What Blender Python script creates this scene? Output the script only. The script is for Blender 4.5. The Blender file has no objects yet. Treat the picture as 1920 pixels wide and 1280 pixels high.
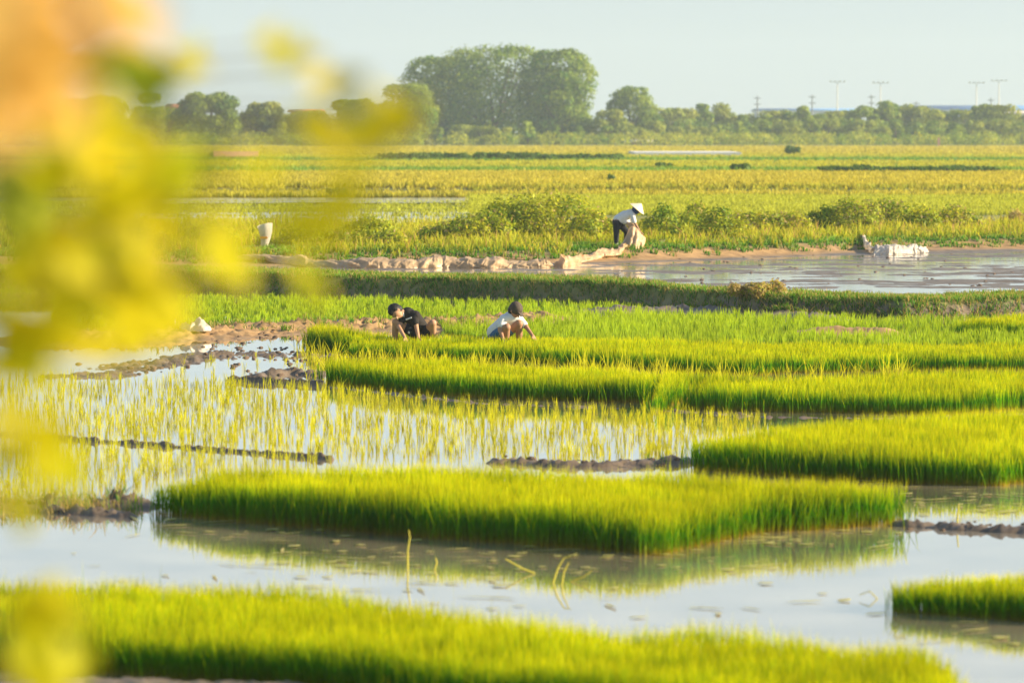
import bpy, math, random
import numpy as np
from mathutils import Vector, Matrix

random.seed(7); rng = np.random.default_rng(11)
R = math.radians
scene = bpy.context.scene
col = scene.collection

# ------------------------------------------------------------------ camera
CH = 3.6; FPX = 7200.0; PITCH = math.atan(400 / FPX)
cd = bpy.data.cameras.new("camera"); cam = bpy.data.objects.new("camera", cd); col.objects.link(cam)
cam.location = (0, 0, CH); cam.rotation_euler = (R(90) - PITCH, 0, 0)
cd.lens = 135; cd.sensor_width = 36; cd.clip_start = 0.1; cd.clip_end = 6000
cd.dof.use_dof = True; cd.dof.focus_distance = 64; cd.dof.aperture_fstop = 2.8
scene.camera = cam
FW = np.array((0, math.cos(PITCH), -math.sin(PITCH))); UP = np.array((0, math.sin(PITCH), math.cos(PITCH)))

def ray(px, py):
    return np.array((px - 960.0, 0, 0)) + UP * (640.0 - py) + FW * FPX
def at(px, py, z=0.0):            # point of the level z seen there
    d = ray(px, py); t = (z - CH) / d[2]; return np.array((0, 0, CH)) + d * t
def atd(px, py, Y):               # point at distance Y seen there
    d = ray(px, py); return np.array((0, 0, CH)) + d * (Y / d[1])
def P2(pts, z=0.0):
    return [tuple(at(a, b, z)[:2]) for a, b in pts]

# ------------------------------------------------------------------ world, sun
SUN_EL, SUN_AZ = R(20), R(-3)      # azimuth: angle beyond the +X axis, away from the camera
w = bpy.data.worlds.new("World"); scene.world = w; w.use_nodes = True
nt = w.node_tree; bg = nt.nodes["Background"]
sky = nt.nodes.new("ShaderNodeTexSky"); sky.sky_type = 'NISHITA'; sky.sun_disc = False
sky.sun_elevation = SUN_EL; sky.sun_rotation = R(90) - SUN_AZ
sky.air_density = 1.0; sky.dust_density = 0.3; sky.ozone_density = 4.0
tcw = nt.nodes.new("ShaderNodeTexCoord"); spw = nt.nodes.new("ShaderNodeSeparateXYZ"); nt.links.new(tcw.outputs["Generated"], spw.inputs[0])
rw = nt.nodes.new("ShaderNodeValToRGB"); rw.color_ramp.elements[0].color = (.8, .8, .8, 1); rw.color_ramp.elements[1].position = 0.5; rw.color_ramp.elements[1].color = (.12, .12, .12, 1)
rw.color_ramp.elements.new(.2).color = (.95, .95, .95, 1); nt.links.new(spw.outputs[2], rw.inputs[0])
mw = nt.nodes.new("ShaderNodeMix"); mw.data_type = 'RGBA'; nt.links.new(rw.outputs[0], mw.inputs[0]); nt.links.new(sky.outputs[0], mw.inputs[6]); mw.inputs[7].default_value = (3.42, 3.95, 4.15, 1)   # thin high veil of haze whitening the lower sky
nt.links.new(mw.outputs[2], bg.inputs[0]); bg.inputs[1].default_value = 0.081
sd = bpy.data.lights.new("sun", 'SUN'); sd.energy = 5.0; sd.angle = R(0.6); sd.color = (1.0, 0.82, 0.56)
sun = bpy.data.objects.new("sun", sd); col.objects.link(sun)
sv = Vector((math.cos(SUN_EL) * math.cos(SUN_AZ), math.cos(SUN_EL) * math.sin(SUN_AZ), math.sin(SUN_EL)))
sun.rotation_euler = sv.to_track_quat('Z', 'Y').to_euler(); sun.location = (40, 20, 60)
scene.view_settings.view_transform = 'Standard'; scene.view_settings.look = 'None'
scene.view_settings.exposure = 1.20; scene.view_settings.gamma = 1
scene.cycles.use_denoising = True
scene.cycles.max_bounces = 8; scene.cycles.transmission_bounces = 6; scene.cycles.diffuse_bounces = 4
scene.cycles.volume_bounces = 1; scene.cycles.transparent_max_bounces = 16

# ------------------------------------------------------------------ helpers
def tag(o, label=None, cat=None, group=None, kind=None):
    if label: o['label'] = label
    if cat: o['category'] = cat
    if group: o['group'] = group
    if kind: o['kind'] = kind
    return o
def empty(name, loc=(0, 0, 0), rz=0.0):
    o = bpy.data.objects.new(name, None); col.objects.link(o); o.location = loc; o.rotation_euler = (0, 0, rz)
    o.empty_display_size = 0.2
    return o
def mesh_np(name, V, F, mat, parent=None, smooth=False, attrs=None, sizes=None):
    """V (n,3); F (m,k) or flat with sizes"""
    me = bpy.data.meshes.new(name); V = np.asarray(V, dtype=np.float32)
    me.vertices.add(len(V)); me.vertices.foreach_set("co", V.ravel())
    if sizes is None:
        F = np.asarray(F, dtype=np.int32); m, k = F.shape
        me.loops.add(m * k); me.loops.foreach_set("vertex_index", F.ravel())
        me.polygons.add(m); me.polygons.foreach_set("loop_start", np.arange(0, m * k, k, dtype=np.int32))
        me.polygons.foreach_set("loop_total", np.full(m, k, dtype=np.int32))
    else:
        F = np.asarray(F, dtype=np.int32); sizes = np.asarray(sizes, dtype=np.int32)
        me.loops.add(len(F)); me.loops.foreach_set("vertex_index", F)
        me.polygons.add(len(sizes)); st = np.concatenate(([0], np.cumsum(sizes)[:-1])).astype(np.int32)
        me.polygons.foreach_set("loop_start", st); me.polygons.foreach_set("loop_total", sizes)
    if smooth: me.polygons.foreach_set("use_smooth", np.ones(len(me.polygons), dtype=bool))
    if attrs:
        for k, a in attrs.items():
            at_ = me.attributes.new(k, 'FLOAT_VECTOR', 'POINT'); at_.data.foreach_set("vector", np.asarray(a, dtype=np.float32).ravel())
    me.update(calc_edges=True)
    me.materials.append(mat)
    o = bpy.data.objects.new(name, me); col.objects.link(o)
    if parent: o.parent = parent
    return o
def copy_tree(o, parent=None):
    c = o.copy(); col.objects.link(c); c.parent = parent
    for ch in [x for x in o.children]: copy_tree(ch, c)
    return c

PERM = np.random.default_rng(3).permutation(4096)
def _h(ix, iy): return PERM[(PERM[ix & 4095] + iy) & 4095] / 4095.0
def vnoise(x, y):
    x = np.asarray(x, float); y = np.asarray(y, float)
    ix = np.floor(x).astype(int); iy = np.floor(y).astype(int); fx = x - ix; fy = y - iy
    fx = fx * fx * (3 - 2 * fx); fy = fy * fy * (3 - 2 * fy)
    a = _h(ix, iy); b = _h(ix + 1, iy); c = _h(ix, iy + 1); d = _h(ix + 1, iy + 1)
    return (a * (1 - fx) + b * fx) * (1 - fy) + (c * (1 - fx) + d * fx) * fy
def fbm(x, y, s=1.0, o=4):
    t = 0; am = 1; tot = 0
    for i in range(o):
        t = t + am * (vnoise(x * s + 17.3 * i, y * s + 5.1 * i) - 0.5); tot += am; am *= 0.5; s *= 2.05
    return t / tot * 2
def sstep(a, b, x):
    t = np.clip((x - a) / (b - a), 0, 1); return t * t * (3 - 2 * t)
def inpoly(x, y, poly):
    x = np.asarray(x); y = np.asarray(y); ins = np.zeros(x.shape, bool); n = len(poly)
    for i in range(n):
        x0, y0 = poly[i]; x1, y1 = poly[(i + 1) % n]
        if y0 == y1: continue
        c = ((y0 > y) != (y1 > y)) & (x < (x1 - x0) * (y - y0) / (y1 - y0) + x0); ins ^= c
    return ins
def dseg(x, y, pts, closed=False):
    d = np.full(np.shape(x), 1e9); n = len(pts)
    for i in range(n if closed else n - 1):
        x0, y0 = pts[i]; x1, y1 = pts[(i + 1) % n]; vx, vy = x1 - x0, y1 - y0; L = vx * vx + vy * vy + 1e-9
        t = np.clip(((x - x0) * vx + (y - y0) * vy) / L, 0, 1)
        d = np.minimum(d, np.hypot(x - x0 - t * vx, y - y0 - t * vy))
    return d

# ------------------------------------------------------------------ materials
def mat(name):
    m = bpy.data.materials.new(name); m.use_nodes = True; return m, m.node_tree, m.node_tree.nodes["Principled BSDF"]
def N(nt, t, **kw):
    n = nt.nodes.new(t)
    for k, v in kw.items(): setattr(n, k, v)
    return n
def ramp(nt, stops, fac=None):
    r = N(nt, "ShaderNodeValToRGB"); e = r.color_ramp.elements
    while len(e) < len(stops): e.new(0.5)
    for i, (p, c) in enumerate(stops): e[i].position = p; e[i].color = (*c, 1)
    if fac is not None: nt.links.new(fac, r.inputs[0])
    return r
def plain(name, c, rough=0.8, var=0.25, scale=8.0, spec=0.3, bump=0.0, c2=None):
    m, nt, b = mat(name)
    tc = N(nt, "ShaderNodeTexCoord"); no = N(nt, "ShaderNodeTexNoise"); no.inputs["Scale"].default_value = scale; no.inputs["Detail"].default_value = 5
    nt.links.new(tc.outputs["Object"], no.inputs["Vector"])
    c2 = c2 or tuple(v * (1 - var) for v in c); hi = tuple(min(1, v * (1 + var * 0.6)) for v in c)
    r = ramp(nt, [(0.3, c2), (0.7, hi)], no.outputs["Fac"]); nt.links.new(r.outputs[0], b.inputs["Base Color"])
    b.inputs["Roughness"].default_value = rough; b.inputs["Specular IOR Level"].default_value = spec
    if bump:
        bu = N(nt, "ShaderNodeBump"); bu.inputs["Strength"].default_value = bump; bu.inputs["Distance"].default_value = 0.02
        nt.links.new(no.outputs["Fac"], bu.inputs["Height"]); nt.links.new(bu.outputs[0], b.inputs["Normal"])
    return m
def leafmat(name, stops, transl=0.5, tint=(1, 1, 1), rough=0.55, dry=None, randamp=0.35, spec=0.25):
    """colour along the blade from attribute hr.y, brightness by hr.x"""
    m, nt, b = mat(name)
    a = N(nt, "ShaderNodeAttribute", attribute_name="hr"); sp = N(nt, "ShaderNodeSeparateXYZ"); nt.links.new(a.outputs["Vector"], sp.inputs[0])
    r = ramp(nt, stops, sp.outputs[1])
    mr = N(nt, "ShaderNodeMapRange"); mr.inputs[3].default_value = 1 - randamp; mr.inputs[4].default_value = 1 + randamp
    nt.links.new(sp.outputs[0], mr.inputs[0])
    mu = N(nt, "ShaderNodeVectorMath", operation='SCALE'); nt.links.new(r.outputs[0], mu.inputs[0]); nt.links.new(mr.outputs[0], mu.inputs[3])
    last = mu.outputs[0]
    if dry:
        mx = N(nt, "ShaderNodeMix", data_type='RGBA'); nt.links.new(sp.outputs[2], mx.inputs[0]); nt.links.new(last, mx.inputs[6]); mx.inputs[7].default_value = (*dry, 1)
        last = mx.outputs[2]
    nt.links.new(last, b.inputs["Base Color"]); b.inputs["Roughness"].default_value = rough; b.inputs["Specular IOR Level"].default_value = spec
    tr = N(nt, "ShaderNodeBsdfTranslucent"); ti = N(nt, "ShaderNodeVectorMath", operation='MULTIPLY'); ti.inputs[1].default_value = tint
    nt.links.new(last, ti.inputs[0]); nt.links.new(ti.outputs[0], tr.inputs[0])
    ms = N(nt, "ShaderNodeMixShader"); ms.inputs[0].default_value = transl
    nt.links.new(b.outputs[0], ms.inputs[1]); nt.links.new(tr.outputs[0], ms.inputs[2])
    nt.links.new(ms.outputs[0], nt.nodes["Material Output"].inputs[0])
    return m

M = {}
M['seedling'] = leafmat("seedling_leaf", [(0.0, (0.46, 0.30, 0.04)), (0.2, (0.17, 0.26, 0.004)), (0.5, (0.06, 0.25, 0.002)), (0.78, (0.34, 0.46, 0.002)), (1.0, (0.82, 0.75, 0.004))], 0.5, (1.15, 1.05, 0.5), spec=0.05, rough=.7)  # shaded bed fronts painted into the dark middle, sunlit tops into the tips
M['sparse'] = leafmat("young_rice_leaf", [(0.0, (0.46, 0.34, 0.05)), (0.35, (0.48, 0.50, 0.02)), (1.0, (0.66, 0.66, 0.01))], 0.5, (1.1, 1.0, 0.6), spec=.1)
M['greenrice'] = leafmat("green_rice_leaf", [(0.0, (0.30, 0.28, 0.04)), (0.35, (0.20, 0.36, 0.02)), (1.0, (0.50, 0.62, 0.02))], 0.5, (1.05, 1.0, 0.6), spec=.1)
M['weed'] = leafmat("weed_grass", [(0.0, (0.16, 0.20, 0.015)), (0.5, (0.34, 0.42, 0.015)), (1.0, (0.66, 0.58, 0.05))], 0.45, (1.1, 1.0, 0.7), spec=.1, dry=(0.55, 0.34, 0.12))
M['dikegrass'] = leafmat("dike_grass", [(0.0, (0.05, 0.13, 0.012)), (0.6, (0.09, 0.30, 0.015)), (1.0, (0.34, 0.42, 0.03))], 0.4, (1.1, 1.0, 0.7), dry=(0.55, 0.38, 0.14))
M['golden'] = leafmat("golden_rice_leaf", [(0.0, (0.24, 0.18, 0.01)), (0.5, (0.42, 0.42, 0.03)), (1.0, (0.64, 0.54, 0.06))], 0.4, (1.1, 1.0, 0.7), spec=.1)
M['lime'] = leafmat("pale_field_leaf", [(0.0, (0.30, 0.34, 0.03)), (1.0, (0.52, 0.56, 0.04))], 0.4, (1.1, 1.0, 0.7), spec=.1)
M['shrub'] = leafmat("shrub_leaf", [(0.0, (0.10, 0.24, 0.012)), (1.0, (0.60, 0.58, 0.02))], 0.45, (1.2, 1.1, 0.6), dry=(0.5, 0.36, 0.16))
M['darkshrub'] = leafmat('dark_shrub_leaf', [(0.0, (0.04, 0.11, 0.012)), (1.0, (0.14, 0.24, 0.02))], 0.35, (1.2, 1.1, 0.6))
M['tree'] = leafmat("tree_leaf", [(0.0, (0.05, 0.17, 0.012)), (1.0, (0.33, 0.40, 0.012))], 0.35, (1.2, 1.1, 0.6), spec=0.2)
M['tree2'] = leafmat("pale_tree_leaf", [(0.0, (0.16, 0.24, 0.02)), (1.0, (0.42, 0.44, 0.03))], 0.35, (1.2, 1.1, 0.6), spec=0.2)
M['bark'] = plain("bark", (0.16, 0.12, 0.08), 0.9, 0.4, 6)
M['fgleaf'] = leafmat("near_yellow_leaf", [(0.0, (0.42, 0.46, 0.005)), (1.0, (0.74, 0.64, 0.008))], 0.62, (1.1, 1.0, 0.6))
M['fgshaded'] = leafmat('near_shaded_leaf', [(0.0, (0.16, 0.24, 0.006)), (1.0, (0.34, 0.40, 0.006))], 0.5, (1.1, 1.0, 0.6))  # darker leaf copy, the shade inside the shrub is put into its colour
M['fgorange'] = leafmat("near_orange_leaf", [(0.0, (0.64, 0.40, 0.07)), (1.0, (0.76, 0.52, 0.17))], 0.55, (1.1, 1.0, 0.8))

def ground_mat():
    """colour attribute 'zone' : x = wet mud, y = soil, z = grassy ground"""
    m, nt, b = mat("ground_soil")
    a = N(nt, "ShaderNodeAttribute", attribute_name="zone"); sp = N(nt, "ShaderNodeSeparateXYZ"); nt.links.new(a.outputs["Vector"], sp.inputs[0])
    tc = N(nt, "ShaderNodeTexCoord"); no = N(nt, "ShaderNodeTexNoise"); no.inputs["Scale"].default_value = 3.5; no.inputs["Detail"].default_value = 8; no.inputs["Roughness"].default_value = 0.65
    nt.links.new(tc.outputs["Object"], no.inputs["Vector"])
    mud = ramp(nt, [(0.3, (0.10, 0.075, 0.05)), (0.7, (0.24, 0.18, 0.12))], no.outputs["Fac"])
    soil = ramp(nt, [(0.3, (0.26, 0.15, 0.06)), (0.7, (0.52, 0.33, 0.14))], no.outputs["Fac"])
    gra = ramp(nt, [(0.3, (0.13, 0.15, 0.03)), (0.7, (0.30, 0.30, 0.06))], no.outputs["Fac"])
    m1 = N(nt, "ShaderNodeMix", data_type='RGBA'); nt.links.new(sp.outputs[1], m1.inputs[0]); nt.links.new(mud.outputs[0], m1.inputs[6]); nt.links.new(soil.outputs[0], m1.inputs[7])
    m2 = N(nt, "ShaderNodeMix", data_type='RGBA'); nt.links.new(sp.outputs[2], m2.inputs[0]); nt.links.new(m1.outputs[2], m2.inputs[6]); nt.links.new(gra.outputs[0], m2.inputs[7])
    nt.links.new(m2.outputs[2], b.inputs["Base Color"])
    rr = N(nt, "ShaderNodeMapRange"); rr.inputs[3].default_value = 0.9; rr.inputs[4].default_value = 0.45; nt.links.new(sp.outputs[0], rr.inputs[0]); nt.links.new(rr.outputs[0], b.inputs["Roughness"])
    bu = N(nt, "ShaderNodeBump"); bu.inputs["Strength"].default_value = 0.6; bu.inputs["Distance"].default_value = 0.03
    nt.links.new(no.outputs["Fac"], bu.inputs["Height"]); nt.links.new(bu.outputs[0], b.inputs["Normal"])
    return m
M['ground'] = ground_mat()
def water_mat(name, base, rough=0.03, bump=0.02, scale=2.0, ior=1.6, silt=False):
    m, nt, b = mat(name)
    b.inputs["Base Color"].default_value = (*base, 1); b.inputs["Roughness"].default_value = rough; b.inputs["IOR"].default_value = ior
    b.inputs["Specular IOR Level"].default_value = 0.5
    b.inputs['Coat Weight'].default_value = 1.0; b.inputs['Coat IOR'].default_value = 1.6; b.inputs['Coat Roughness'].default_value = rough * .6
    if silt:
        tcs = N(nt, "ShaderNodeTexCoord"); ns = N(nt, "ShaderNodeTexNoise"); ns.inputs["Scale"].default_value = .9; ns.inputs["Detail"].default_value = 7
        nt.links.new(tcs.outputs["Object"], ns.inputs["Vector"]); rs_ = ramp(nt, [(0.35, tuple(v * .6 for v in base)), (0.65, tuple(v * 1.15 for v in base))], ns.outputs["Fac"]); nt.links.new(rs_.outputs[0], b.inputs["Base Color"])
        rr = N(nt, "ShaderNodeMapRange"); rr.inputs[1].default_value = .45; rr.inputs[2].default_value = .7; rr.inputs[3].default_value = rough; rr.inputs[4].default_value = .06; nt.links.new(ns.outputs["Fac"], rr.inputs[0]); nt.links.new(rr.outputs[0], b.inputs["Roughness"])
    tc = N(nt, "ShaderNodeTexCoord"); no = N(nt, "ShaderNodeTexNoise"); no.inputs["Scale"].default_value = scale; no.inputs["Detail"].default_value = 3
    nt.links.new(tc.outputs["Object"], no.inputs["Vector"])
    bu = N(nt, "ShaderNodeBump"); bu.inputs["Strength"].default_value = bump; bu.inputs["Distance"].default_value = 0.05
    nt.links.new(no.outputs["Fac"], bu.inputs["Height"]); nt.links.new(bu.outputs[0], b.inputs["Normal"])
    return m
M['water'] = water_mat("paddy_water", (0.50, 0.43, 0.30), ior=2.0, silt=True)
M['wetmud'] = water_mat("mud_field_water", (0.24, 0.20, 0.15), 0.14, 0.5, 5)
M['far'] = None

# ------------------------------------------------------------------ plants made of blades
def blades(name, xy, z, h, wd, lean=0.25, material='seedling', parent=None, leandir=None, dry=None, curve=1.0, minseg=False, hmin=0.0):
    n = len(xy); x = xy[:, 0]; y = xy[:, 1]; h = np.broadcast_to(h, (n,)); wd = np.broadcast_to(wd, (n,)); z = np.broadcast_to(z, (n,))
    ya = rng.uniform(0, math.pi, n); la = rng.uniform(0, 2 * math.pi, n); lm = np.abs(rng.normal(0, 1, n)) * lean
    lx = np.cos(la) * lm; ly = np.sin(la) * lm
    if leandir is not None: lx = lx + leandir[:, 0]; ly = ly + leandir[:, 1]
    wx = np.cos(ya) * wd / 2; wy = np.sin(ya) * wd / 2
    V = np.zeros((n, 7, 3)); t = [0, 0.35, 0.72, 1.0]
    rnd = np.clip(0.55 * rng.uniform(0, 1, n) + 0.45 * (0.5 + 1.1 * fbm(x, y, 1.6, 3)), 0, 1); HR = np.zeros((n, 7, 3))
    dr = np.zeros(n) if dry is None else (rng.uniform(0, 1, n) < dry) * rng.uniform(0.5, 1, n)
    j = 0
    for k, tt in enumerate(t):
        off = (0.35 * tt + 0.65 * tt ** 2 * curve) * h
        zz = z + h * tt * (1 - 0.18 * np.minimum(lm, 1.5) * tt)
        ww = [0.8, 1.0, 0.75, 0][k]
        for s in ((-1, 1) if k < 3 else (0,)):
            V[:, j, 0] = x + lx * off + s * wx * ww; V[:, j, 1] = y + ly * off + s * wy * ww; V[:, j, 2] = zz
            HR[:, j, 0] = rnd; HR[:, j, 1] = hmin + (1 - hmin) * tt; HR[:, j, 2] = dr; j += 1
    b = (np.arange(n) * 7)[:, None]
    F = np.concatenate([b + [0, 1, 3, 2], b + [2, 3, 5, 4], b + [4, 5, 6]], axis=1).ravel()
    S = np.tile([4, 4, 3], n)
    return mesh_np(name, V.reshape(-1, 3), F, M[material], parent, attrs={'hr': HR.reshape(-1, 3)}, sizes=S)

def scatter(poly, dens, thin=None):
    p = np.array(poly); x0, y0 = p.min(0); x1, y1 = p.max(0)
    n = int((x1 - x0) * (y1 - y0) * dens); X = rng.uniform(x0, x1, n); Y = rng.uniform(y0, y1, n)
    k = inpoly(X, Y, poly); X = X[k]; Y = Y[k]
    if thin is not None:
        k = rng.uniform(0, 1, len(X)) < thin(X, Y); X = X[k]; Y = Y[k]
    return np.stack([X, Y], 1)
def tufts(xy, per, spread):
    n = len(xy); c = np.repeat(xy, per, axis=0); a = rng.uniform(0, 2 * math.pi, n * per); r = rng.uniform(0, spread, n * per)
    off = np.stack([np.cos(a) * r, np.sin(a) * r], 1)
    return c + off, off / max(spread, 1e-6)

# ------------------------------------------------------------------ the lie of the land
DF = P2([(-400, 540), (340, 548), (640, 556), (1000, 566), (1200, 572), (1420, 590), (1700, 597), (1920, 592), (2400, 585)])
MBK = P2([(-300, 505), (440, 500), (1040, 494), (1300, 486), (1600, 474), (1920, 467), (2500, 455)], 0.12)
def lin(pts, x):
    p = sorted(pts); return np.interp(x, [a for a, b in p], [b for a, b in p])
RIDGES = [  # pixels on the water level, width, height, lumpiness
    ([(-200, 800), (0, 815), (300, 836), (620, 861)], 0.10, 0.045, 0.5),
    ([(430, 714), (605, 723)], 0.10, 0.09, 0.3),
    ([(605, 724), (900, 756), (1220, 768), (1440, 782), (1700, 785), (1920, 776), (2200, 770)], 0.16, 0.008, 1.0),
    ([(940, 868), (1040, 873), (1100, 875), (1200, 872), (1300, 866)], 0.34, 0.045, 1.1),
    ([(-300, 948), (0, 952), (150, 950), (250, 948)], 0.50, 0.08, 1.0),
    ([(1690, 984), (1800, 992), (1930, 998), (2200, 1005)], 0.30, 0.05, 0.8),
    ([(100, 640), (390, 628), (480, 620), (570, 618)], 2.2, 0.11, .9),
    ([(570, 618), (720, 614), (900, 612), (1010, 604)], 1.6, 0.13, 1.0),
    ([(1120, 586), (1300, 583), (1440, 590), (1540, 600)], 1.0, 0.09, 0.9),
    ([(1530, 628), (1650, 630)], 0.9, 0.14, 0.5),
    ([(480, 706), (540, 700), (600, 703)], 0.35, 0.05, 1.6),
    ([(560, 668), (450, 662), (380, 670), (240, 690)], 1.6, 0.0, 2.2),
    ([(100, 705), (230, 704)], 0.6, 0.03, 1.2),
    ([(100, 960), (240, 968)], 0.25, 0.06, 1.0),
    ([(-300, 1330), (200, 1300), (500, 1310)], 1.2, 0.08, 0.35),
]
RW = [([tuple(at(a, b, 0)[:2]) for a, b in pts], w_, h_, l_) for pts, w_, h_, l_ in RIDGES]
def height(x, y):
    n1 = fbm(x, y, 3.5, 4); n2 = fbm(x + 40, y, 11.0, 3); n3 = fbm(x, y + 9, 26.0, 2)
    z = -0.07 + 0.02 * n1
    soil = np.zeros_like(x); wet = np.ones_like(x); gr = np.zeros_like(x)
    for pts, w_, h_, l_ in RW:
        d = dseg(x, y, pts); k = np.clip(1 - d / w_, 0, 1); k = k * k * (3 - 2 * k)
        hh = -0.07 + (h_ + 0.07) * k * (1 + l_ * (0.45 * n1 + 0.4 * n2 + 0.35 * n3))
        z = np.maximum(z, np.where(k > 0, hh, -1)); 
        s = np.clip(k * 1.6, 0, 1) if w_ > 0.7 else 0.25 * k
        soil = np.maximum(soil, s * (h_ > 0.09)); 
    df = lin(DF, x); top = 0.40 - 0.012 * np.clip(x, 0, 12) + 0.05 * fbm(x, y, 0.5, 3)
    bk = df + np.interp(x, [-8, 4, 10], [2.8, 2.2, 2.8])
    d1 = sstep(df - 0.12, df + 0.3, y + 0.15 * fbm(x, y, 1.5, 3)); d2 = 1 - sstep(bk - 0.2, bk + 1.0, y)
    # mud field behind the dike
    mb = lin(MBK, x)
    base2 = 0.12 + 0.05 * fbm(x * .6, y, 2.2, 5) + 0.03 * fbm(x * 0.25, y * 0.9, 1.0, 3) - 0.004 + 0.05 * sstep(mb - 1.6, mb - .3, y)
    behind = y > (bk - 0.2)
    z = np.where(behind, base2, z)
    z = np.where(y > df - 0.2, np.maximum(z, -0.07 + (top + 0.07) * d1 * np.where(behind, d2, 1.0)), z)
    dk = d1 * d2; gr = np.maximum(gr, dk * np.where(x > 4, sstep(0.75, 1.0, d1), 1)); 
    # bank with the bushes
    b1 = sstep(mb - 0.4, mb + 1.6, y + 0.5 * fbm(x, y, 0.8, 3)); back = 124 + 4 * fbm(x * 0.1, y * 0, 1, 2); b2 = 1 - sstep(back, back + 4, y)
    bz = 0.12 + 0.26 * b1 + 0.05 * fbm(x, y, 1.1, 4) * b1
    z = np.where(y > mb - 0.5, np.maximum(z * (y < mb + 1), bz * b2 + 0.16 * (1 - b2)), z)
    soil = np.where(y > mb - 1.0, np.maximum(soil, sstep(mb - 1.2, mb - 0.2, y)), soil)
    gr = np.where(y > mb, np.maximum(gr, sstep(mb + 0.8, mb + 2.2, y)), gr)
    # bank steps between the far fields
    z = z + np.where(y > 196, 0.35 * sstep(196, 198, y), 0)
    z = z + 0.03 * fbm(x * 0.2, y * 0.2, 1, 2) * (y > 130)
    wet = 1 - np.maximum(gr, soil * 0.7)
    return z, wet, soil, gr, df, bk, mb

yr = []
yy = 17.0
while yy < 800:
    yr.append(yy); yy += max(0.05, 0.00105 * yy * max(1, yy / 60) if yy < 135 else 0.012 * yy)
yr = np.array(yr); ur = np.linspace(-0.25, 0.25, 640)
Yg, Ug = np.meshgrid(yr, ur, indexing='ij'); Xg = Ug * (Yg + 6)
Zg, wet, soil, gr, df_, bk_, mb_ = height(Xg, Yg)
zone = np.stack([wet, soil, gr], -1).reshape(-1, 3)
nr, nc = Yg.shape
idx = np.arange(nr * nc).reshape(nr, nc)
Fq = np.stack([idx[:-1, :-1], idx[:-1, 1:], idx[1:, 1:], idx[1:, :-1]], -1)
Vg = np.stack([Xg, Yg, Zg], -1).reshape(-1, 3)
yc = Yg[:-1, :-1]; zid = np.zeros(yc.shape, int)
zid[yc > df_[:-1, :-1] - 0.3] = 1; zid[yc > bk_[:-1, :-1] + 0.6] = 2; zid[yc > mb_[:-1, :-1] - 0.6] = 3; zid[yc > 129] = 4
for k, nm in enumerate(['paddy_mud', 'dike', 'mud_field', 'field_bank', 'far_fields']):
    f = Fq[zid == k]; u, inv = np.unique(f, return_inverse=True)
    o = mesh_np(nm, Vg[u], inv.reshape(f.shape), M['ground'], smooth=True, attrs={'zone': zone[u]}); tag(o, kind='structure')
def zat(x, y):
    return height(np.asarray(x, float), np.asarray(y, float))[0]
# the wide ground under everything
def sheet(name, pts, z, m, zone=None):
    V = [(a, b, z) for a, b in pts]
    o = mesh_np(name, V, [list(range(len(V)))], m, attrs={'zone': [zone or (0, 0, 1)] * len(V)}); tag(o, kind='structure'); return o
sheet('ground', [(-650, -25), (650, -25), (650, 2500), (-650, 2500)], -0.35, M['ground'])
sheet('water', [(-30, 17), (30, 17), (30, 90), (-30, 90)], 0.0, M['water'])
def strip_sheet(name, front, back, z, m):
    V = [(a, b, z) for a, b in front] + [(a, b, z) for a, b in reversed(back)]
    o = mesh_np(name, V, [list(range(len(V)))], m); tag(o, kind='structure'); return o
xs = np.linspace(-22, 26, 25)
strip_sheet('mud_field_water', [(x, float(lin(DF, x)) + 2.2) for x in xs], [(x, float(lin(MBK, x)) + 0.5) for x in xs], 0.125, M['wetmud'])
# embankment the camera and the near shrub stand on
def embank():
    xs_ = np.linspace(-25, 25, 60); ys_ = np.linspace(-20, 17.2, 60); X, Y = np.meshgrid(xs_, ys_)
    Z = 1.9 * (1 - sstep(3.5, 13, Y)) - 0.1 + 0.06 * fbm(X, Y, 0.7, 4)
    i = np.arange(3600).reshape(60, 60); F = np.stack([i[:-1, :-1], i[:-1, 1:], i[1:, 1:], i[1:, :-1]], -1).reshape(-1, 4)
    o = mesh_np('embankment', np.stack([X, Y, Z], -1).reshape(-1, 3), F, M['ground'], smooth=True, attrs={'zone': np.tile((0, 0.3, 1), (3600, 1))})
    tag(o, kind='structure')
embank()

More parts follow.
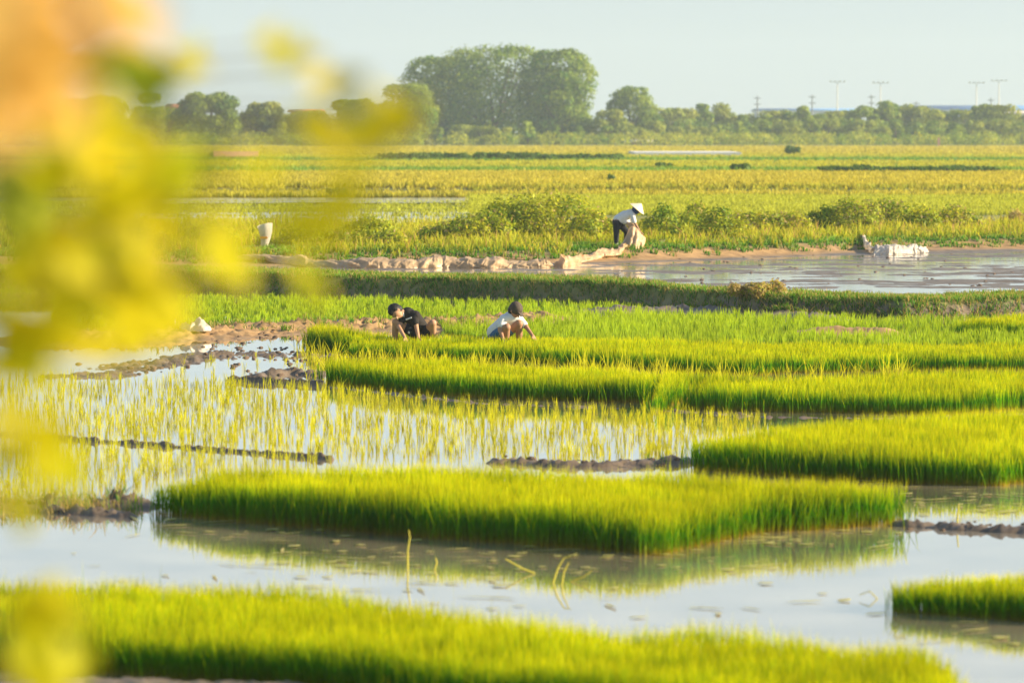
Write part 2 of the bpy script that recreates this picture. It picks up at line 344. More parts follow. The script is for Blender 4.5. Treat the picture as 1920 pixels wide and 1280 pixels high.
# ------------------------------------------------------------------ seedling beds
BEDG = 'dense beds of rice seedlings in the flooded paddies'
def bed(poly, h, dens, wd, label, hv=0.23, ragged=0.1, thin=None, mt='seedling', hfun=None):
    xy = scatter(poly, dens, thin)
    d = dseg(xy[:, 0], xy[:, 1], poly, True)
    ed = []                                  # stray seedlings outside the clean edge
    for i in range(len(poly)):
        a, b = np.array(poly[i]), np.array(poly[(i + 1) % len(poly)]); k = int(np.hypot(*(b - a)) * min(dens, 1500) * .025)
        t = rng.uniform(0, 1, (k, 1)); nrm = np.array([(b - a)[1], -(b - a)[0]]) / (np.hypot(*(b - a)) + 1e-9); ed.append(a + (b - a) * t + nrm * rng.normal(0, .09, (k, 1)))
    ed = np.concatenate(ed); ed = ed[fbm(ed[:, 0], ed[:, 1], 2.0, 3) > -.15]
    nz = fbm(xy[:, 0], xy[:, 1], 1.3, 3) + .55 * fbm(xy[:, 0] + 9, xy[:, 1], 7.0, 2)
    keep = d > ragged * 0.6 * (0.5 + 0.8 * fbm(xy[:, 0], xy[:, 1], 2.2, 3)); xy = xy[keep]; nz = nz[keep]; d = d[keep]; xy = np.concatenate([xy, ed]); nz = np.concatenate([nz, rng.uniform(-1.5, .3, len(ed))]); d = np.concatenate([d, np.zeros(len(ed))])
    hh = h * (1 + hv * nz + rng.normal(0, 0.09, len(xy))) * (1 - 0.15 * np.exp(-d / 0.05))
    if hfun is not None: hh = hh * hfun(xy[:, 0], xy[:, 1])
    tall = rng.uniform(0, 1, len(xy)) < 0.004; hh[tall] *= 1.25
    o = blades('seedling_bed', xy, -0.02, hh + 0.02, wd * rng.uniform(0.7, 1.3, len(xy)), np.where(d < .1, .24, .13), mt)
    tag(o, label, 'seedling bed', BEDG); return o
def T(px, py, h): return tuple(at(px, py, h)[:2])
def G(px, py): return tuple(at(px, py, 0)[:2])
# foreground bed F
hF = 0.33
bed([G(-500, 1245), G(0, 1255), G(150, 1264), G(500, 1290), G(1000, 1345), G(1450, 1385), (2.75, 21.6), T(1755, 1200, hF), T(1300, 1164, hF), T(1000, 1153, hF), T(850, 1132, hF), T(650, 1094, hF), T(400, 1082, hF), T(0, 1086, hF), T(-500, 1092, hF)],
    hF, 2600, 0.006, 'large nearest bed of bright green rice seedlings along the bottom of the photo')
hE = 0.25
bed([G(1668, 1148), G(1800, 1158), G(1920, 1168), G(2300, 1190), T(2300, 1080, hE), T(1920, 1072, hE), T(1800, 1070, hE), T(1672, 1073, hE)], hE, 3500, 0.006,
    'narrow low seedling bed standing in open water at the lower right edge')
hD = 0.38
bed([G(262, 962), G(400, 975), G(680, 1000), G(1000, 1025), G(1240, 1043), G(1330, 1022), G(1430, 1000), G(1560, 994), G(1700, 982), T(1706, 900, hD), T(1500, 893, hD), T(1300, 886, hD), T(1000, 870, hD), T(700, 866, hD), T(400, 874, hD), T(262, 888, hD)],
    hD, 2300, 0.007, 'long central seedling bed whose lit corner juts out over the reflecting water', hfun=lambda x, y: np.interp(x, [-3.6, -2.6, 5], [.7, 1, 1]))
hC = 0.36
bed([G(1292, 880), G(1400, 888), G(1550, 900), G(1700, 908), G(1880, 912), G(1990, 896), G(2300, 880), T(2300, 760, hC), T(1920, 768, hC), T(1700, 775, hC), T(1500, 783, hC), T(1380, 800, hC), T(1300, 808, hC)],
    hC, 1500, 0.009, 'wide dark fronted seedling bed at the right edge, behind the central bed')
hB = 0.32
bed([G(607, 718), G(750, 735), G(900, 747), G(1100, 753), G(1225, 754), G(1232, 740), T(1232, 728, hB), T(1300, 700, hB), T(1500, 705, hB), T(1400, 698, hB), T(1000, 680, hB), T(800, 668, hB), T(607, 668, hB)],
    hB, 1100, 0.011, 'seedling bed in front of the two squatting workers, left of the stepped corner')
bed([G(1228, 764), G(1350, 770), G(1620, 776), G(1780, 778), G(1920, 768), G(2300, 760), T(2300, 690, hB), T(1920, 690, hB), T(1700, 690, hB), T(1480, 703, hB), T(1300, 715, hB), T(1230, 725, hB)],
    hB, 900, 0.011, 'yellow green seedling bed reaching the right edge, with thin stems at its lit front')
hA = 0.26
bed([G(650, 668), G(700, 670), G(850, 676), G(1000, 681), G(1200, 692), G(1400, 704), G(1480, 700), G(1700, 694), G(2300, 694), T(2300, 630, hA), T(1920, 640, hA), T(1500, 640, hA), T(1200, 632, hA), T(1000, 626, hA), T(850, 628, hA), T(700, 620, hA), T(655, 618, hA)],
    hA, 800, 0.012, 'long seedling bed directly in front of the squatting workers')
bed([G(575, 655), G(640, 662), G(688, 662), T(680, 622, 0.3), T(600, 606, 0.34), T(574, 608, 0.36)], 0.34, 1300, 0.012, 'small dark block of seedlings beside the muddy puddle')
bed([G(1790, 632), G(2300, 640), T(2300, 578, .3), T(1920, 586, .3), T(1830, 592, .3)], 0.3, 700, 0.013, 'small bright seedling patch below the right end of the grassy dike')

# ------------------------------------------------------------------ sparse rice in water
def sparse(name, poly, dens, h, per, wd, spread=0.03, mt='sparse', thin=None, z=-0.03, lean=0.16, hv=0.18, dry=None, rows=None):
    xy = scatter(poly, dens, thin)
    if rows: xy[:, 1] = xy[:, 1] * 0.6 + 0.4 * (np.round(xy[:, 1] / rows) * rows)
    c, off = tufts(xy, per, spread)
    hh = np.repeat(h * (1 + rng.normal(0, hv, len(xy))), per) * rng.uniform(0.6, 1.0, len(c))
    zz = z if not callable(z) else z(c[:, 0], c[:, 1])
    o = blades(name, c, zz, hh, wd, lean, mt, leandir=off * 0.18, dry=dry); tag(o, kind='stuff'); return o
pondthin = lambda x, y: 0.55 + 0.45 * sstep(-0.4, 0.5, fbm(x, y, 0.5, 3))
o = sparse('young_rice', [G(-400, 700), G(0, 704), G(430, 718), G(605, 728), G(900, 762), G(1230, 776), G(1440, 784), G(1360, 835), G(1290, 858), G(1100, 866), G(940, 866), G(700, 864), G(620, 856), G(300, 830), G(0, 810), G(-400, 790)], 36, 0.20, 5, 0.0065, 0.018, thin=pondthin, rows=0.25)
tag(o, 'sparse yellow green young rice standing in the shining paddy water, left of centre', 'young rice')
o = sparse('young_rice', [G(-400, 800), G(0, 820), G(300, 842), G(640, 868), G(400, 892), G(250, 915), G(150, 932), G(0, 935), G(-400, 935)], 36, 0.21, 5, 0.006, 0.018, rows=0.25)
tag(o, 'young rice in water between the thin mud ridge and the near bank', 'young rice')
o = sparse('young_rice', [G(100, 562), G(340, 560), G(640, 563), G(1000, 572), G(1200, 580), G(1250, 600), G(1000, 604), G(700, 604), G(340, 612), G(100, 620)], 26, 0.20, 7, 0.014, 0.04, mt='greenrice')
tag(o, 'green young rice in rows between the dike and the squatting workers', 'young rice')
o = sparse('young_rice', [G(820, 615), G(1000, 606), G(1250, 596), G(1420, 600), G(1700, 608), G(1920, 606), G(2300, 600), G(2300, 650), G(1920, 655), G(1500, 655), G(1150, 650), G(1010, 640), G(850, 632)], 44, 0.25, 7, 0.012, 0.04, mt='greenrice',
           thin=lambda x, y: 1 - 0.9 * (dseg(x, y, [G(1530, 628), G(1790, 630)]) < 0.9))
tag(o, 'pale thin rice in front of the dike at the right', 'young rice')
o = sparse('tall_weeds', [G(560, 665), G(700, 672), G(1000, 690), G(1400, 708), G(1700, 700), G(1700, 712), G(1400, 722), G(1000, 706), G(700, 688), G(590, 700)], 9, 0.36, 6, 0.012, 0.05, lean=0.4, mt='sparse')
tag(o, 'taller arching rice leaves in the gap between two seedling beds', 'weeds')
o = sparse('puddle_grass', [G(350, 660), G(600, 660), G(600, 715), G(300, 712)], 3.0, 0.16, 5, 0.010, 0.04, lean=0.35)
tag(o, 'thin grass stems in the muddy puddle', 'grass')
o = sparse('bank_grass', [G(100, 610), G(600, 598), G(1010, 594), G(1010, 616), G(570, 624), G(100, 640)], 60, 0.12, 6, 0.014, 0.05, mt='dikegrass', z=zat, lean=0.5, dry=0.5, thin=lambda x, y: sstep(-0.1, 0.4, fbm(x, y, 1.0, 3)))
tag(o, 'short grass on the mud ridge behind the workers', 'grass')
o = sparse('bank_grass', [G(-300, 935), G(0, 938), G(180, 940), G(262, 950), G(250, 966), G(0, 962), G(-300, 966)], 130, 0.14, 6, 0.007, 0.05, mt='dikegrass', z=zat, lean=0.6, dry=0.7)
tag(o, 'dry brown grass on the mud bank at the left', 'grass')
o = sparse('bank_grass', [G(940, 862), G(1280, 858), G(1290, 872), G(950, 880)], 60, 0.09, 5, 0.007, 0.04, mt='dikegrass', z=zat, lean=0.5, dry=0.3, thin=lambda x, y: sstep(0, 0.5, fbm(x, y, 2.0, 3)))
tag(o, 'short grass on the muddy ridge beside the young rice', 'grass')
# dike grass
dk = [(x, float(lin(DF, x)) - 0.25) for x in np.linspace(-16, 20, 30)] + [(x, float(lin(DF, x)) + 3.0) for x in np.linspace(20, -16, 30)]
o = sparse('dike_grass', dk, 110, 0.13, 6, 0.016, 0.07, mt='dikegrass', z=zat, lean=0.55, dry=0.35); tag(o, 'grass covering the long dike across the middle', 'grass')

M['redsoil'] = plain('red_soil', (0.55, 0.25, 0.12), .9, .3, 1)
fc = [(x, float(lin(DF, x)) - 0.3) for x in np.linspace(-16, 20, 30)] + [(x, float(lin(DF, x)) + 0.35) for x in np.linspace(20, -16, 30)]
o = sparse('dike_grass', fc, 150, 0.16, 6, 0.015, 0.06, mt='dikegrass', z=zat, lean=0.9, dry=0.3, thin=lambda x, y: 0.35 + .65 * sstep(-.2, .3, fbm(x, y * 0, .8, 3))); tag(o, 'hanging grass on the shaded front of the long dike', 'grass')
# ------------------------------------------------------------------ bank weeds, far fields
def band(z0, pts): return P2(pts, z0)
bankpoly = [(x, float(lin(MBK, x)) + 0.9) for x in np.linspace(-26, 30, 30)] + [(x, 129) for x in np.linspace(30, -26, 8)]
o = sparse('bank_weeds', bankpoly, 10, 0.33, 7, 0.03, 0.12, mt='weed', z=zat, lean=0.4, hv=0.35, dry=0.12, thin=lambda x, y: 0.35 + sstep(-0.3, 0.4, fbm(x, y, 0.4, 3)) * sstep(0, 5, y - lin(MBK, x)) * 1.0 - 2.0 * (((x - 3.0) / 1.5) ** 2 + ((y - 102) / 3.4) ** 2 < 1) - 2.0 * (((x + 6.6) / 1.2) ** 2 + ((y - 101) / 3.0) ** 2 < 1))
tag(o, 'tall yellow green weeds covering the bank behind the mud field', 'weeds')
bp2 = [(x, float(lin(MBK, x)) + 0.35) for x in np.linspace(-26, 30, 30)] + [(x, float(lin(MBK, x)) + 6) for x in np.linspace(30, -26, 30)]
o = sparse('bank_grass', bp2, 18, 0.15, 7, 0.03, 0.12, mt='dikegrass', z=zat, lean=0.5, dry=0.1)
tag(o, 'low green grass at the foot of the weedy bank', 'grass')
def farband(name, z0, y0, y1, x0, x1, dens, h, wd, mt, label, thin=None, dry=None, cat='rice field'):
    poly = [tuple(at(x0, y1, z0)[:2]), tuple(at(x1, y1, z0)[:2]), tuple(at(x1, y0, z0)[:2]), tuple(at(x0, y0, z0)[:2])]
    o = sparse(name, poly, dens, h, 4, wd, 0.25, mt=mt, z=zat, lean=0.3, dry=dry, thin=thin, hv=0.15); tag(o, label, cat); return o
farband('rice_field', 0.16, 364, 405, 880, 2200, 14, 0.24, 0.05, 'lime', 'flat lime green rice field just beyond the weedy bank')
strip_sheet('mud_strip', P2([(250, 381), (960, 380)], .24), P2([(250, 372), (960, 371)], .24), .24, M['wetmud'])
strip_sheet('flooded_field', P2([(250, 432), (860, 428)], .22), P2([(250, 400), (900, 396)], .22), .22, M['wetmud'])
strip_sheet('flooded_field', P2([(560, 325), (900, 324)], .62), P2([(560, 320), (900, 319)], .62), .62, M['wetmud'])
strip_sheet('soil_strip', P2([(400, 294), (485, 294)], .9), P2([(400, 284), (485, 284)], .9), .9, M['redsoil'])
farband('rice_field', 0.16, 380, 440, -300, 900, 7, 0.16, 0.05, 'lime', 'thin pale green rice in water at the left, beyond the bank', thin=lambda x, y: 0.25 + 0.75 * (np.sin(y * 0.9 + 0.6 * np.sin(x * .3)) > 0))
farband('ripe_rice', 0.5, 327, 358, -300, 2200, 7, 0.36, 0.08, 'golden', 'golden ripe rice field beyond the lime green field')
for y0, y1, dn, hh, mt, nm, lab in (
        (320, 327, 4.5, .42, 'dikegrass', 'far_weeds', 'dark green weedy line behind the golden rice field'),
        (311, 320, 2.2, .30, 'weed', 'rice_field', 'pale lime field strip behind the dark weedy line'),
        (305, 311, 2.6, .34, 'weed', 'far_weeds', 'yellowish weed strip in the middle of the far fields'),
        (300, 305, 2.2, .45, 'dikegrass', 'far_weeds', 'second dark green line in the far fields'),
        (292, 300, 1.5, .38, 'weed', 'far_weeds', 'green weeds directly before the far golden strip')):
    farband(nm, 0.5, y0, y1, -300, 2200, dn, hh, 0.11, mt, lab, thin=lambda x, y: 0.45 + 0.55 * sstep(-0.25, 0.2, fbm(x * .06 + y, y * .05, 1, 3)), cat='weeds')
farband('ripe_rice', 0.5, 277, 292, -300, 2200, 1.0, 0.42, 0.2, 'golden', 'orange golden strip of ripe rice before the tree line')

# leafy objects -------------------------------------------------------------
def leafcloud(name, lobes, n, size, material, parent=None, up=0.3, dryf=0.0, squash=1.0, inner=0.72, tops=True):
    L = np.array(lobes, float)      # cx cy cz rx ry rz
    A = (L[:, 3] * L[:, 5]) ** 1.0; A /= A.sum()
    k = rng.choice(len(L), n, p=A); d = rng.normal(0, 1, (n, 3)); d[:, 2] += up; d /= np.linalg.norm(d, axis=1)[:, None]
    r = rng.uniform(inner, 1.08, n)[:, None]; p = L[k, :3] + d * r * L[k, 3:6]
    ok = np.ones(n, bool)
    for j in range(len(L)):
        q = (p - L[j, :3]) / L[j, 3:6]; ok &= ~((np.linalg.norm(q, axis=1) < 0.62) & (k != j))
    p = p[ok]; d = d[ok]; kk = k[ok]; m = len(p)
    nrm = d + rng.normal(0, 0.42, (m, 3)); nrm /= np.linalg.norm(nrm, axis=1)[:, None]
    a = np.cross(nrm, rng.normal(0, 1, (m, 3))); a /= np.linalg.norm(a, axis=1)[:, None]; b = np.cross(nrm, a)
    s = size * rng.uniform(0.6, 1.3, m)[:, None]
    V = np.stack([p - a * s, p - b * s * 0.5, p + a * s, p + b * s * 0.5], 1)
    lr = rng.uniform(0, 1, len(L))
    hr = np.stack([rng.uniform(0, 1, m), np.clip(0.6 * lr[kk] + 0.4 * rng.uniform(0, 1, m), 0, 1), (rng.uniform(0, 1, m) < dryf) * 0.8], 1)
    hr = np.repeat(hr, 4, axis=0)
    F = np.arange(m * 4).reshape(m, 4)
    return mesh_np(name, V.reshape(-1, 3), F, M[material], parent, attrs={'hr': hr})
def limb_mesh(name, segs, parent, m='bark', sides=7):
    V = []; F = []
    for p0, r0, p1, r1 in segs:
        p0 = Vector(p0); p1 = Vector(p1); ax = (p1 - p0).normalized(); u = ax.orthogonal().normalized(); v = ax.cross(u); b = len(V)
        for p, r in ((p0, r0), (p1, r1)):
            for i in range(sides):
                a = 2 * math.pi * i / sides; V.append(p + (u * math.cos(a) + v * math.sin(a)) * r)
        for i in range(sides): j = (i + 1) % sides; F.append((b + i, b + j, b + sides + j, b + sides + i))
    me = bpy.data.meshes.new(name); me.from_pydata([tuple(v) for v in V], [], F); me.materials.append(M[m])
    for p in me.polygons: p.use_smooth = True
    o = bpy.data.objects.new(name, me); col.objects.link(o); o.parent = parent; return o

def shrub(w_, h_, n, size, nl, material='shrub', dryf=0.1, seed=0, spike=False):
    rs = random.Random(seed); lobes = []
    for i in range(nl):
        a = rs.uniform(0, 6.28); q = rs.uniform(0, 1) ** 0.6
        x = math.cos(a) * q * w_ * 0.38; y = math.sin(a) * q * w_ * 0.38; zt = h_ * (1 - 0.55 * q) * rs.uniform(0.55, 0.95)
        r = rs.uniform(0.16, 0.30) * min(w_, h_ * 1.5)
        lobes.append((x, y, max(r * 0.6, zt - r), r, r, r * rs.uniform(0.7, 1.2)))
    root = empty('shrub'); leafcloud('foliage', lobes, n, size, material, root, inner=0.5, dryf=dryf)
    limb_mesh('stem', [((rs.uniform(-.05, .05), 0, -.1), .02, (l[0], l[1], l[2]), .01) for l in lobes[:8]], root, sides=5)
    return root
SG = 'bushes on the weedy bank'
SH = [  # px, base py, width px, height px, look
    (965, 452, 120, 95, 'tall bushy green shrub, the highest on the bank, left of the hat wearer', 0.02),
    (1040, 452, 150, 88, 'broad flowering yellow green shrub just left of the hat wearer', 0.12),
    (900, 455, 110, 60, 'low rounded bush at the left foot of the highest shrub', 0.1),
    (830, 455, 90, 34, 'small low bush left of the highest shrub group', 0.15),
    (1115, 455, 90, 62, 'leafy bush close behind the back of the hat wearer', 0.1),
    (690, 458, 100, 48, 'green bush above the middle of the long plastic sheet', 0.03),
    (735, 462, 60, 28, 'small bush right of the green one above the plastic sheet', 0.1),
    (575, 462, 90, 40, 'leafy bush to the right of the white bag', 0.05),
    (640, 462, 70, 30, 'small yellowish bush between two bushes above the sheet', 0.2),
    (1255, 445, 90, 66, 'dark green bush right of the hat wearer', 0.0),
    (1310, 440, 80, 52, 'round yellow green bush next to the dark bush', 0.15),
    (1348, 448, 75, 62, 'dark clump hanging over in the middle of the right bank', 0.05),
    (1420, 440, 90, 48, 'fine leaved weedy bush in the middle of the right bank', 0.2),
    (1545, 436, 70, 50, 'dark grassy bush with a shaded hollow', 0.0),
    (1600, 436, 110, 62, 'wide tufty bush above the white plastic sheet', 0.15),
    (1665, 434, 100, 58, 'tufty bush above the right end of the white sheet', 0.2),
    (1730, 436, 80, 54, 'darker bush toward the right end of the bank', 0.05),
    (1790, 434, 90, 46, 'pale weedy bush near the right end of the bank', 0.25),
    (1905, 420, 55, 34, 'brown dried bush at the right edge of the bank', 0.9),
    (1480, 440, 80, 40, 'low yellow bush left of the hollow', 0.3),
    (400, 462, 100, 44, 'bush half hidden by the blurred leaves, left of the white bag', 0.1),
    (250, 462, 120, 50, 'bush behind the blurred leaves at the left', 0.1),
]
for i, (px, py, wp, hp, lab, dr) in enumerate(SH):
    p = at(px, py, 0.38); s = FPX / p[1]; W_ = wp / s; H_ = hp / s
    o = shrub(W_ * 1.2, H_ * 1.3 + .1, int(900 + 2600 * W_ * H_), 0.06, 22, 'shrub', dr, 100 + i)
    o.location = (p[0], p[1], float(zat(p[0], p[1]))); tag(o, lab, 'bush', SG)
# dry bush on the dike
p = at(1425, 556, 0.35); o = shrub(1.3, 0.42, 4500, 0.035, 18, 'shrub', 0.8, 77); o.location = (p[0], p[1] + .6, float(zat(p[0], p[1] + .6)) - .02); tag(o, 'dried brownish bush growing on the dike', 'bush')
# far field shrubs
FB = [(1487, 293, 28, 20, 'small round dark bush before the far golden strip'), (1385, 326, 40, 20, 'pale green shrub among the far weeds'), (1615, 324, 34, 14, 'dark low shrub in the far weed band at right'),
      (1790, 322, 40, 12, 'low dark shrub far right in the weed band'), (632, 370, 34, 16, 'dark bush at the end of the far mud strip'), (1145, 346, 10, 16, 'slim lone plant standing in the golden field'),
      (1245, 318, 30, 12, 'little bush under the long white sheeted strip'), (860, 303, 300, 17, 'long dark strip of bushes in the far field, left'), (1080, 303, 160, 15, 'dark strip of bushes in the far field, centre'),
      (1700, 327, 330, 15, 'long dark green bush strip at the right of the far weeds')]
for i, (px, py, wp, hp, lab) in enumerate(FB):
    p = at(px, py, 0.5 if py < 350 else .16); s = FPX / p[1]; n = 14 if wp < 100 else int(40 + wp / 4)
    W_ = wp / s; H_ = hp / s; lobes = []
    for k in range(n):
        r = H_ * random.uniform(0.18, 0.42); lobes.append((random.uniform(-.5, .5) * (W_ - r), random.uniform(-.5, .5) * min(W_, 8), max(H_ - r - random.uniform(0, .3) * H_, r * .5), r * (1 if wp < 100 else 2.5), r, r))
    root = empty('shrub', (p[0], p[1], float(zat(p[0], p[1])))); leafcloud('foliage', lobes, int(500 + 16 * wp), 0.16, 'darkshrub', root, inner=0.5)
    tag(root, lab, 'bush', 'bushes in the far fields')

# ------------------------------------------------------------------ trees
def tree(name, w_, h_, base, n, size, nl, material, seed, depth=None, flat=1.0, open_=False):
    """crown of width w_, from height base to h_"""
    rs = random.Random(seed); depth = depth or w_ * 0.8; lobes = []
    ch = h_ - base
    for i in range(nl):
        t = rs.uniform(0, 1); zc = base + ch * t
        prof = math.sqrt(max(0.0, 1 - (abs(t - 0.36) / 0.68) ** 2.0)) if not open_ else (0.5 + 0.5 * t)
        a = rs.uniform(0, 6.28); q = rs.uniform(0.35, 1) ** 0.5
        r = rs.uniform(0.11, 0.21) * (w_ * 0.5 + ch * 0.5)
        x = math.cos(a) * q * prof * (w_ / 2 - r * 0.7); y = math.sin(a) * q * prof * (depth / 2 - r * 0.7)
        zc = min(max(zc, base + r * .6), h_ - r * 0.85)
        lobes.append((x, y, zc, r * 1.1, r * 1.1, r * rs.uniform(.65, .9)))
    root = empty(name); leafcloud('crown', lobes, n, size, material, root, inner=0.55)
    segs = [((0, 0, -0.4), w_ * 0.028 + .08, (0, 0, base + ch * .2), w_ * 0.02 + .05)]
    for l in lobes[::max(1, nl // 8)]: segs.append(((0, 0, base * .6 + ch * .1), w_ * 0.012 + .04, (l[0], l[1], l[2]), 0.05))
    limb_mesh('trunk', segs, root); return root
def place(o, px, Y, z0=0.45):
    p = atd(px, 300, Y); o.location = (p[0], Y, z0)
TB = 730.0; ST = FPX / TB
def ph(py, Y=TB): return atd(960, py, Y)[2] - 0.45
# big tree group
def bigtree(px0, px1, top, Y, n, seed, lab, material='tree', nl=60, base=1.5):
    s = FPX / Y; w_ = (px1 - px0) / s; h_ = ph(top, Y); o = tree('broad_tree', w_, h_, base, n, 0.33, nl, material, seed)
    place(o, (px0 + px1) / 2, Y); tag(o, lab, 'tree', None); return o
bigtree(745, 925, 104, 735, 26000, 1, 'huge dark rounded tree forming the left third of the great tree clump', nl=80)
bigtree(795, 1060, 84, 728, 30000, 2, 'tallest broad crown in the middle of the great tree clump', nl=90)
bigtree(965, 1122, 92, 720, 20000, 3, 'sunlit right hand crown of the great tree clump, its side catching the sun', nl=60)
bigtree(985, 1118, 135, 716, 9000, 33, 'lower bulging tree at the right foot of the great clump', nl=40, base=1.5)
bigtree(690, 825, 156, 700, 15000, 4, 'rounded yellow green tree left of the great tree clump', nl=50, base=1.5)
bigtree(600, 720, 185, 705, 9000, 5, 'low tree between the rounded tree and the blurred leaves', nl=36, base=1)
bigtree(325, 455, 172, 720, 12000, 6, 'dark spreading tree seen between the blurred leaves at left', nl=40, base=2)
bigtree(248, 312, 172, 715, 6000, 7, 'narrow pale tree left of the dark spreading one', 'tree2', nl=30, base=1)
bigtree(100, 250, 180, 720, 9000, 8, 'tree hidden behind the blurred foliage near the left edge', nl=36, base=1)
bigtree(445, 540, 190, 735, 6000, 9, 'flat topped pale tree at the left, over the red roofs', 'tree2', nl=26, base=3)
bigtree(1130, 1242, 162, 735, 7000, 10, 'loose open crowned tree right of the great tree clump', nl=34, base=2.5)
bigtree(1100, 1190, 205, 712, 6000, 11, 'low grey green tree between the great clump and the open crowned tree', 'tree2', nl=26, base=1)
protos = []
for i in range(7):
    w_ = [7, 6, 8, 5, 9, 4.5, 6.5][i]; h_ = [6.2, 6.8, 5.8, 7.2, 5.6, 7.6, 5.2][i]
    o = tree('small_tree', w_, h_, 0.8, 2600, 0.30, 22, 'tree' if i % 2 else 'tree2', 60 + i); protos.append((o, h_))
used = [False] * 7
spec = []
x = 1225
while x < 2000:
    spec.append((x, random.uniform(194, 218), 760 + random.uniform(-12, 12), 'back')); x += random.uniform(14, 30)
x = 1150
while x < 2000:
    spec.append((x, random.uniform(222, 238), 722 + random.uniform(-8, 8), 'front')); x += random.uniform(24, 44)
x = 520
while x < 1150:
    spec.append((x, random.uniform(226, 242), 700 + random.uniform(-6, 4), 'low')); x += random.uniform(38, 60)
x = -60
while x < 690:
    spec.append((x, random.uniform(198, 225), 745 + random.uniform(-10, 10), 'left')); x += random.uniform(20, 36)
LB = {'back': 'hazy tree of the back row in the far tree line, right half', 'front': 'low bushy tree in the front row of the far tree line, right half',
      'low': 'small bushy tree at the foot of the great tree clump', 'left': 'hazy tree of the far tree line behind the blurred leaves'}
for i, (px, top, Y, kd) in enumerate(spec):
    k = random.randrange(7); src, h0 = protos[k]
    o = src if not used[k] else copy_tree(src); used[k] = True
    sc = ph(top, Y) / h0; o.scale = (sc * random.uniform(.9, 1.5), sc * random.uniform(.9, 1.3), sc); o.rotation_euler = (0, 0, random.uniform(0, 6.28)); place(o, px, Y)
    tag(o, LB[kd], 'tree', {'back': 'back row of the far trees', 'front': 'front row of the far trees', 'low': 'small trees below the great clump', 'left': 'far trees behind the blurred leaves'}[kd])
# taller individual
o = tree('conical_tree', 5.5, ph(188, 755), 1.0, 3500, 0.28, 24, 'tree', 91, open_=False); place(o, 1660, 755); tag(o, 'dark pointed tree rising above the row, left of the long blue roof', 'tree')
o = tree('conical_tree', 4.0, ph(198, 755), 1.0, 2500, 0.28, 20, 'tree', 92); place(o, 1833, 755); tag(o, 'slim pointed tree in front of the blue roof, below a light mast', 'tree')
# undergrowth along the foot
lob = []
for i in range(420):
    px = random.uniform(-100, 2050); Y = random.uniform(688, 705); p = atd(px, 270, Y); r = random.uniform(0.8, 1.8)
    lob.append((p[0], Y, 0.45 + r * .5, r * 1.3, r, r))
o = leafcloud('undergrowth', lob, 52000, 0.24, 'shrub', inner=0.5); tag(o, 'green undergrowth along the foot of the far tree line', 'undergrowth', kind='stuff')

lob = []
for i in range(300):
    px = random.uniform(-120, 2050); Y = random.uniform(738, 752); p = atd(px, 270, Y); r = random.uniform(1.6, 2.9); zz = random.uniform(.6, 3.0 if px > 1150 else 4.2)
    lob.append((p[0], Y, 0.45 + zz, r * 1.3, r, r * .9))
o = leafcloud('far_wood', lob, 60000, 0.28, 'tree', inner=0.5); tag(o, 'continuous mass of low trees filling the far tree line', 'wood', kind='stuff')

# ------------------------------------------------------------------ boxes and small structures
def box(name, c, s, m, parent=None, rz=0, bevel=0.0):
    import bmesh
    bm = bmesh.new(); bmesh.ops.create_cube(bm, size=1)
    for v in bm.verts: v.co = Vector((v.co.x * s[0], v.co.y * s[1], v.co.z * s[2]))
    if bevel: bmesh.ops.bevel(bm, geom=bm.edges, offset=bevel, segments=2, affect='EDGES')
    bmesh.ops.rotate(bm, verts=bm.verts, matrix=Matrix.Rotation(rz, 3, 'Z')); bmesh.ops.translate(bm, verts=bm.verts, vec=c)
    me = bpy.data.meshes.new(name); bm.to_mesh(me); bm.free(); me.materials.append(m)
    o = bpy.data.objects.new(name, me); col.objects.link(o)
    if parent: o.parent = parent
    return o
M['blueroof'] = plain('blue_roof_sheet', (0.12, 0.30, 0.62), 0.5, 0.1, .1); M['whitewall'] = plain('white_wall', (0.75, 0.75, 0.72), 0.8, 0.1, .3)
M['pinkwall'] = plain('pink_wall', (0.7, 0.38, 0.28), 0.8, 0.15, .5); M['metal'] = plain('grey_metal', (0.16, 0.17, 0.18), 0.6, 0.1, 2)
M['mast'] = plain('hazed_mast', (0.62, 0.62, 0.6), 0.8, 0.1, 2); M['pole'] = plain('concrete_pole', (0.55, 0.52, 0.48), 0.8, 0.1, 2); M['redroof'] = plain('red_tiles', (0.55, 0.20, 0.12), 0.8, 0.2, 3)  # light masts: distance haze painted in as a paler tone
def hall(px0, px1, ytop, yeave, Y, depth, lab, wall='whitewall', roof='blueroof', cat='factory hall'):
    a = atd(px0, ytop, Y); b = atd(px1, ytop, Y); e = atd(px0, yeave, Y)[2]; W_ = b[0] - a[0]; zt = a[2]
    r = empty('building', ((a[0] + b[0]) / 2, Y, 0))
    box('wall', (0, depth / 2, (e - .3) / 2), (W_, depth, e + .3), M[wall], r)
    V = [(-W_ / 2 - .6, -.6, e + .1), (W_ / 2 + .6, -.6, e + .1), (W_ / 2 + .6, depth / 2, zt), (-W_ / 2 - .6, depth / 2, zt), (-W_ / 2 - .6, depth + .6, e + .1), (W_ / 2 + .6, depth + .6, e + .1)]
    V2 = [(x, y, z - .25) for x, y, z in V]
    mesh_np('roof', V + V2, np.array([[0, 1, 2, 3], [3, 2, 5, 4], [7, 6, 9, 8], [8, 9, 10, 11], [0, 6, 7, 1], [4, 5, 11, 10], [0, 3, 9, 6], [3, 4, 10, 9], [1, 7, 8, 2], [2, 8, 11, 5]]), M[roof], r)
    nb = max(2, int(W_ / 9))
    for k in range(min(nb, 12)):
        wx = -W_ / 2 + (k + .5) * W_ / min(nb, 12)
        f = box('window', (wx, -.05, e * .55), (W_ / min(nb, 12) * .45, .12, e * .3), M['metal'], r)
    tag(r, lab, cat); return r
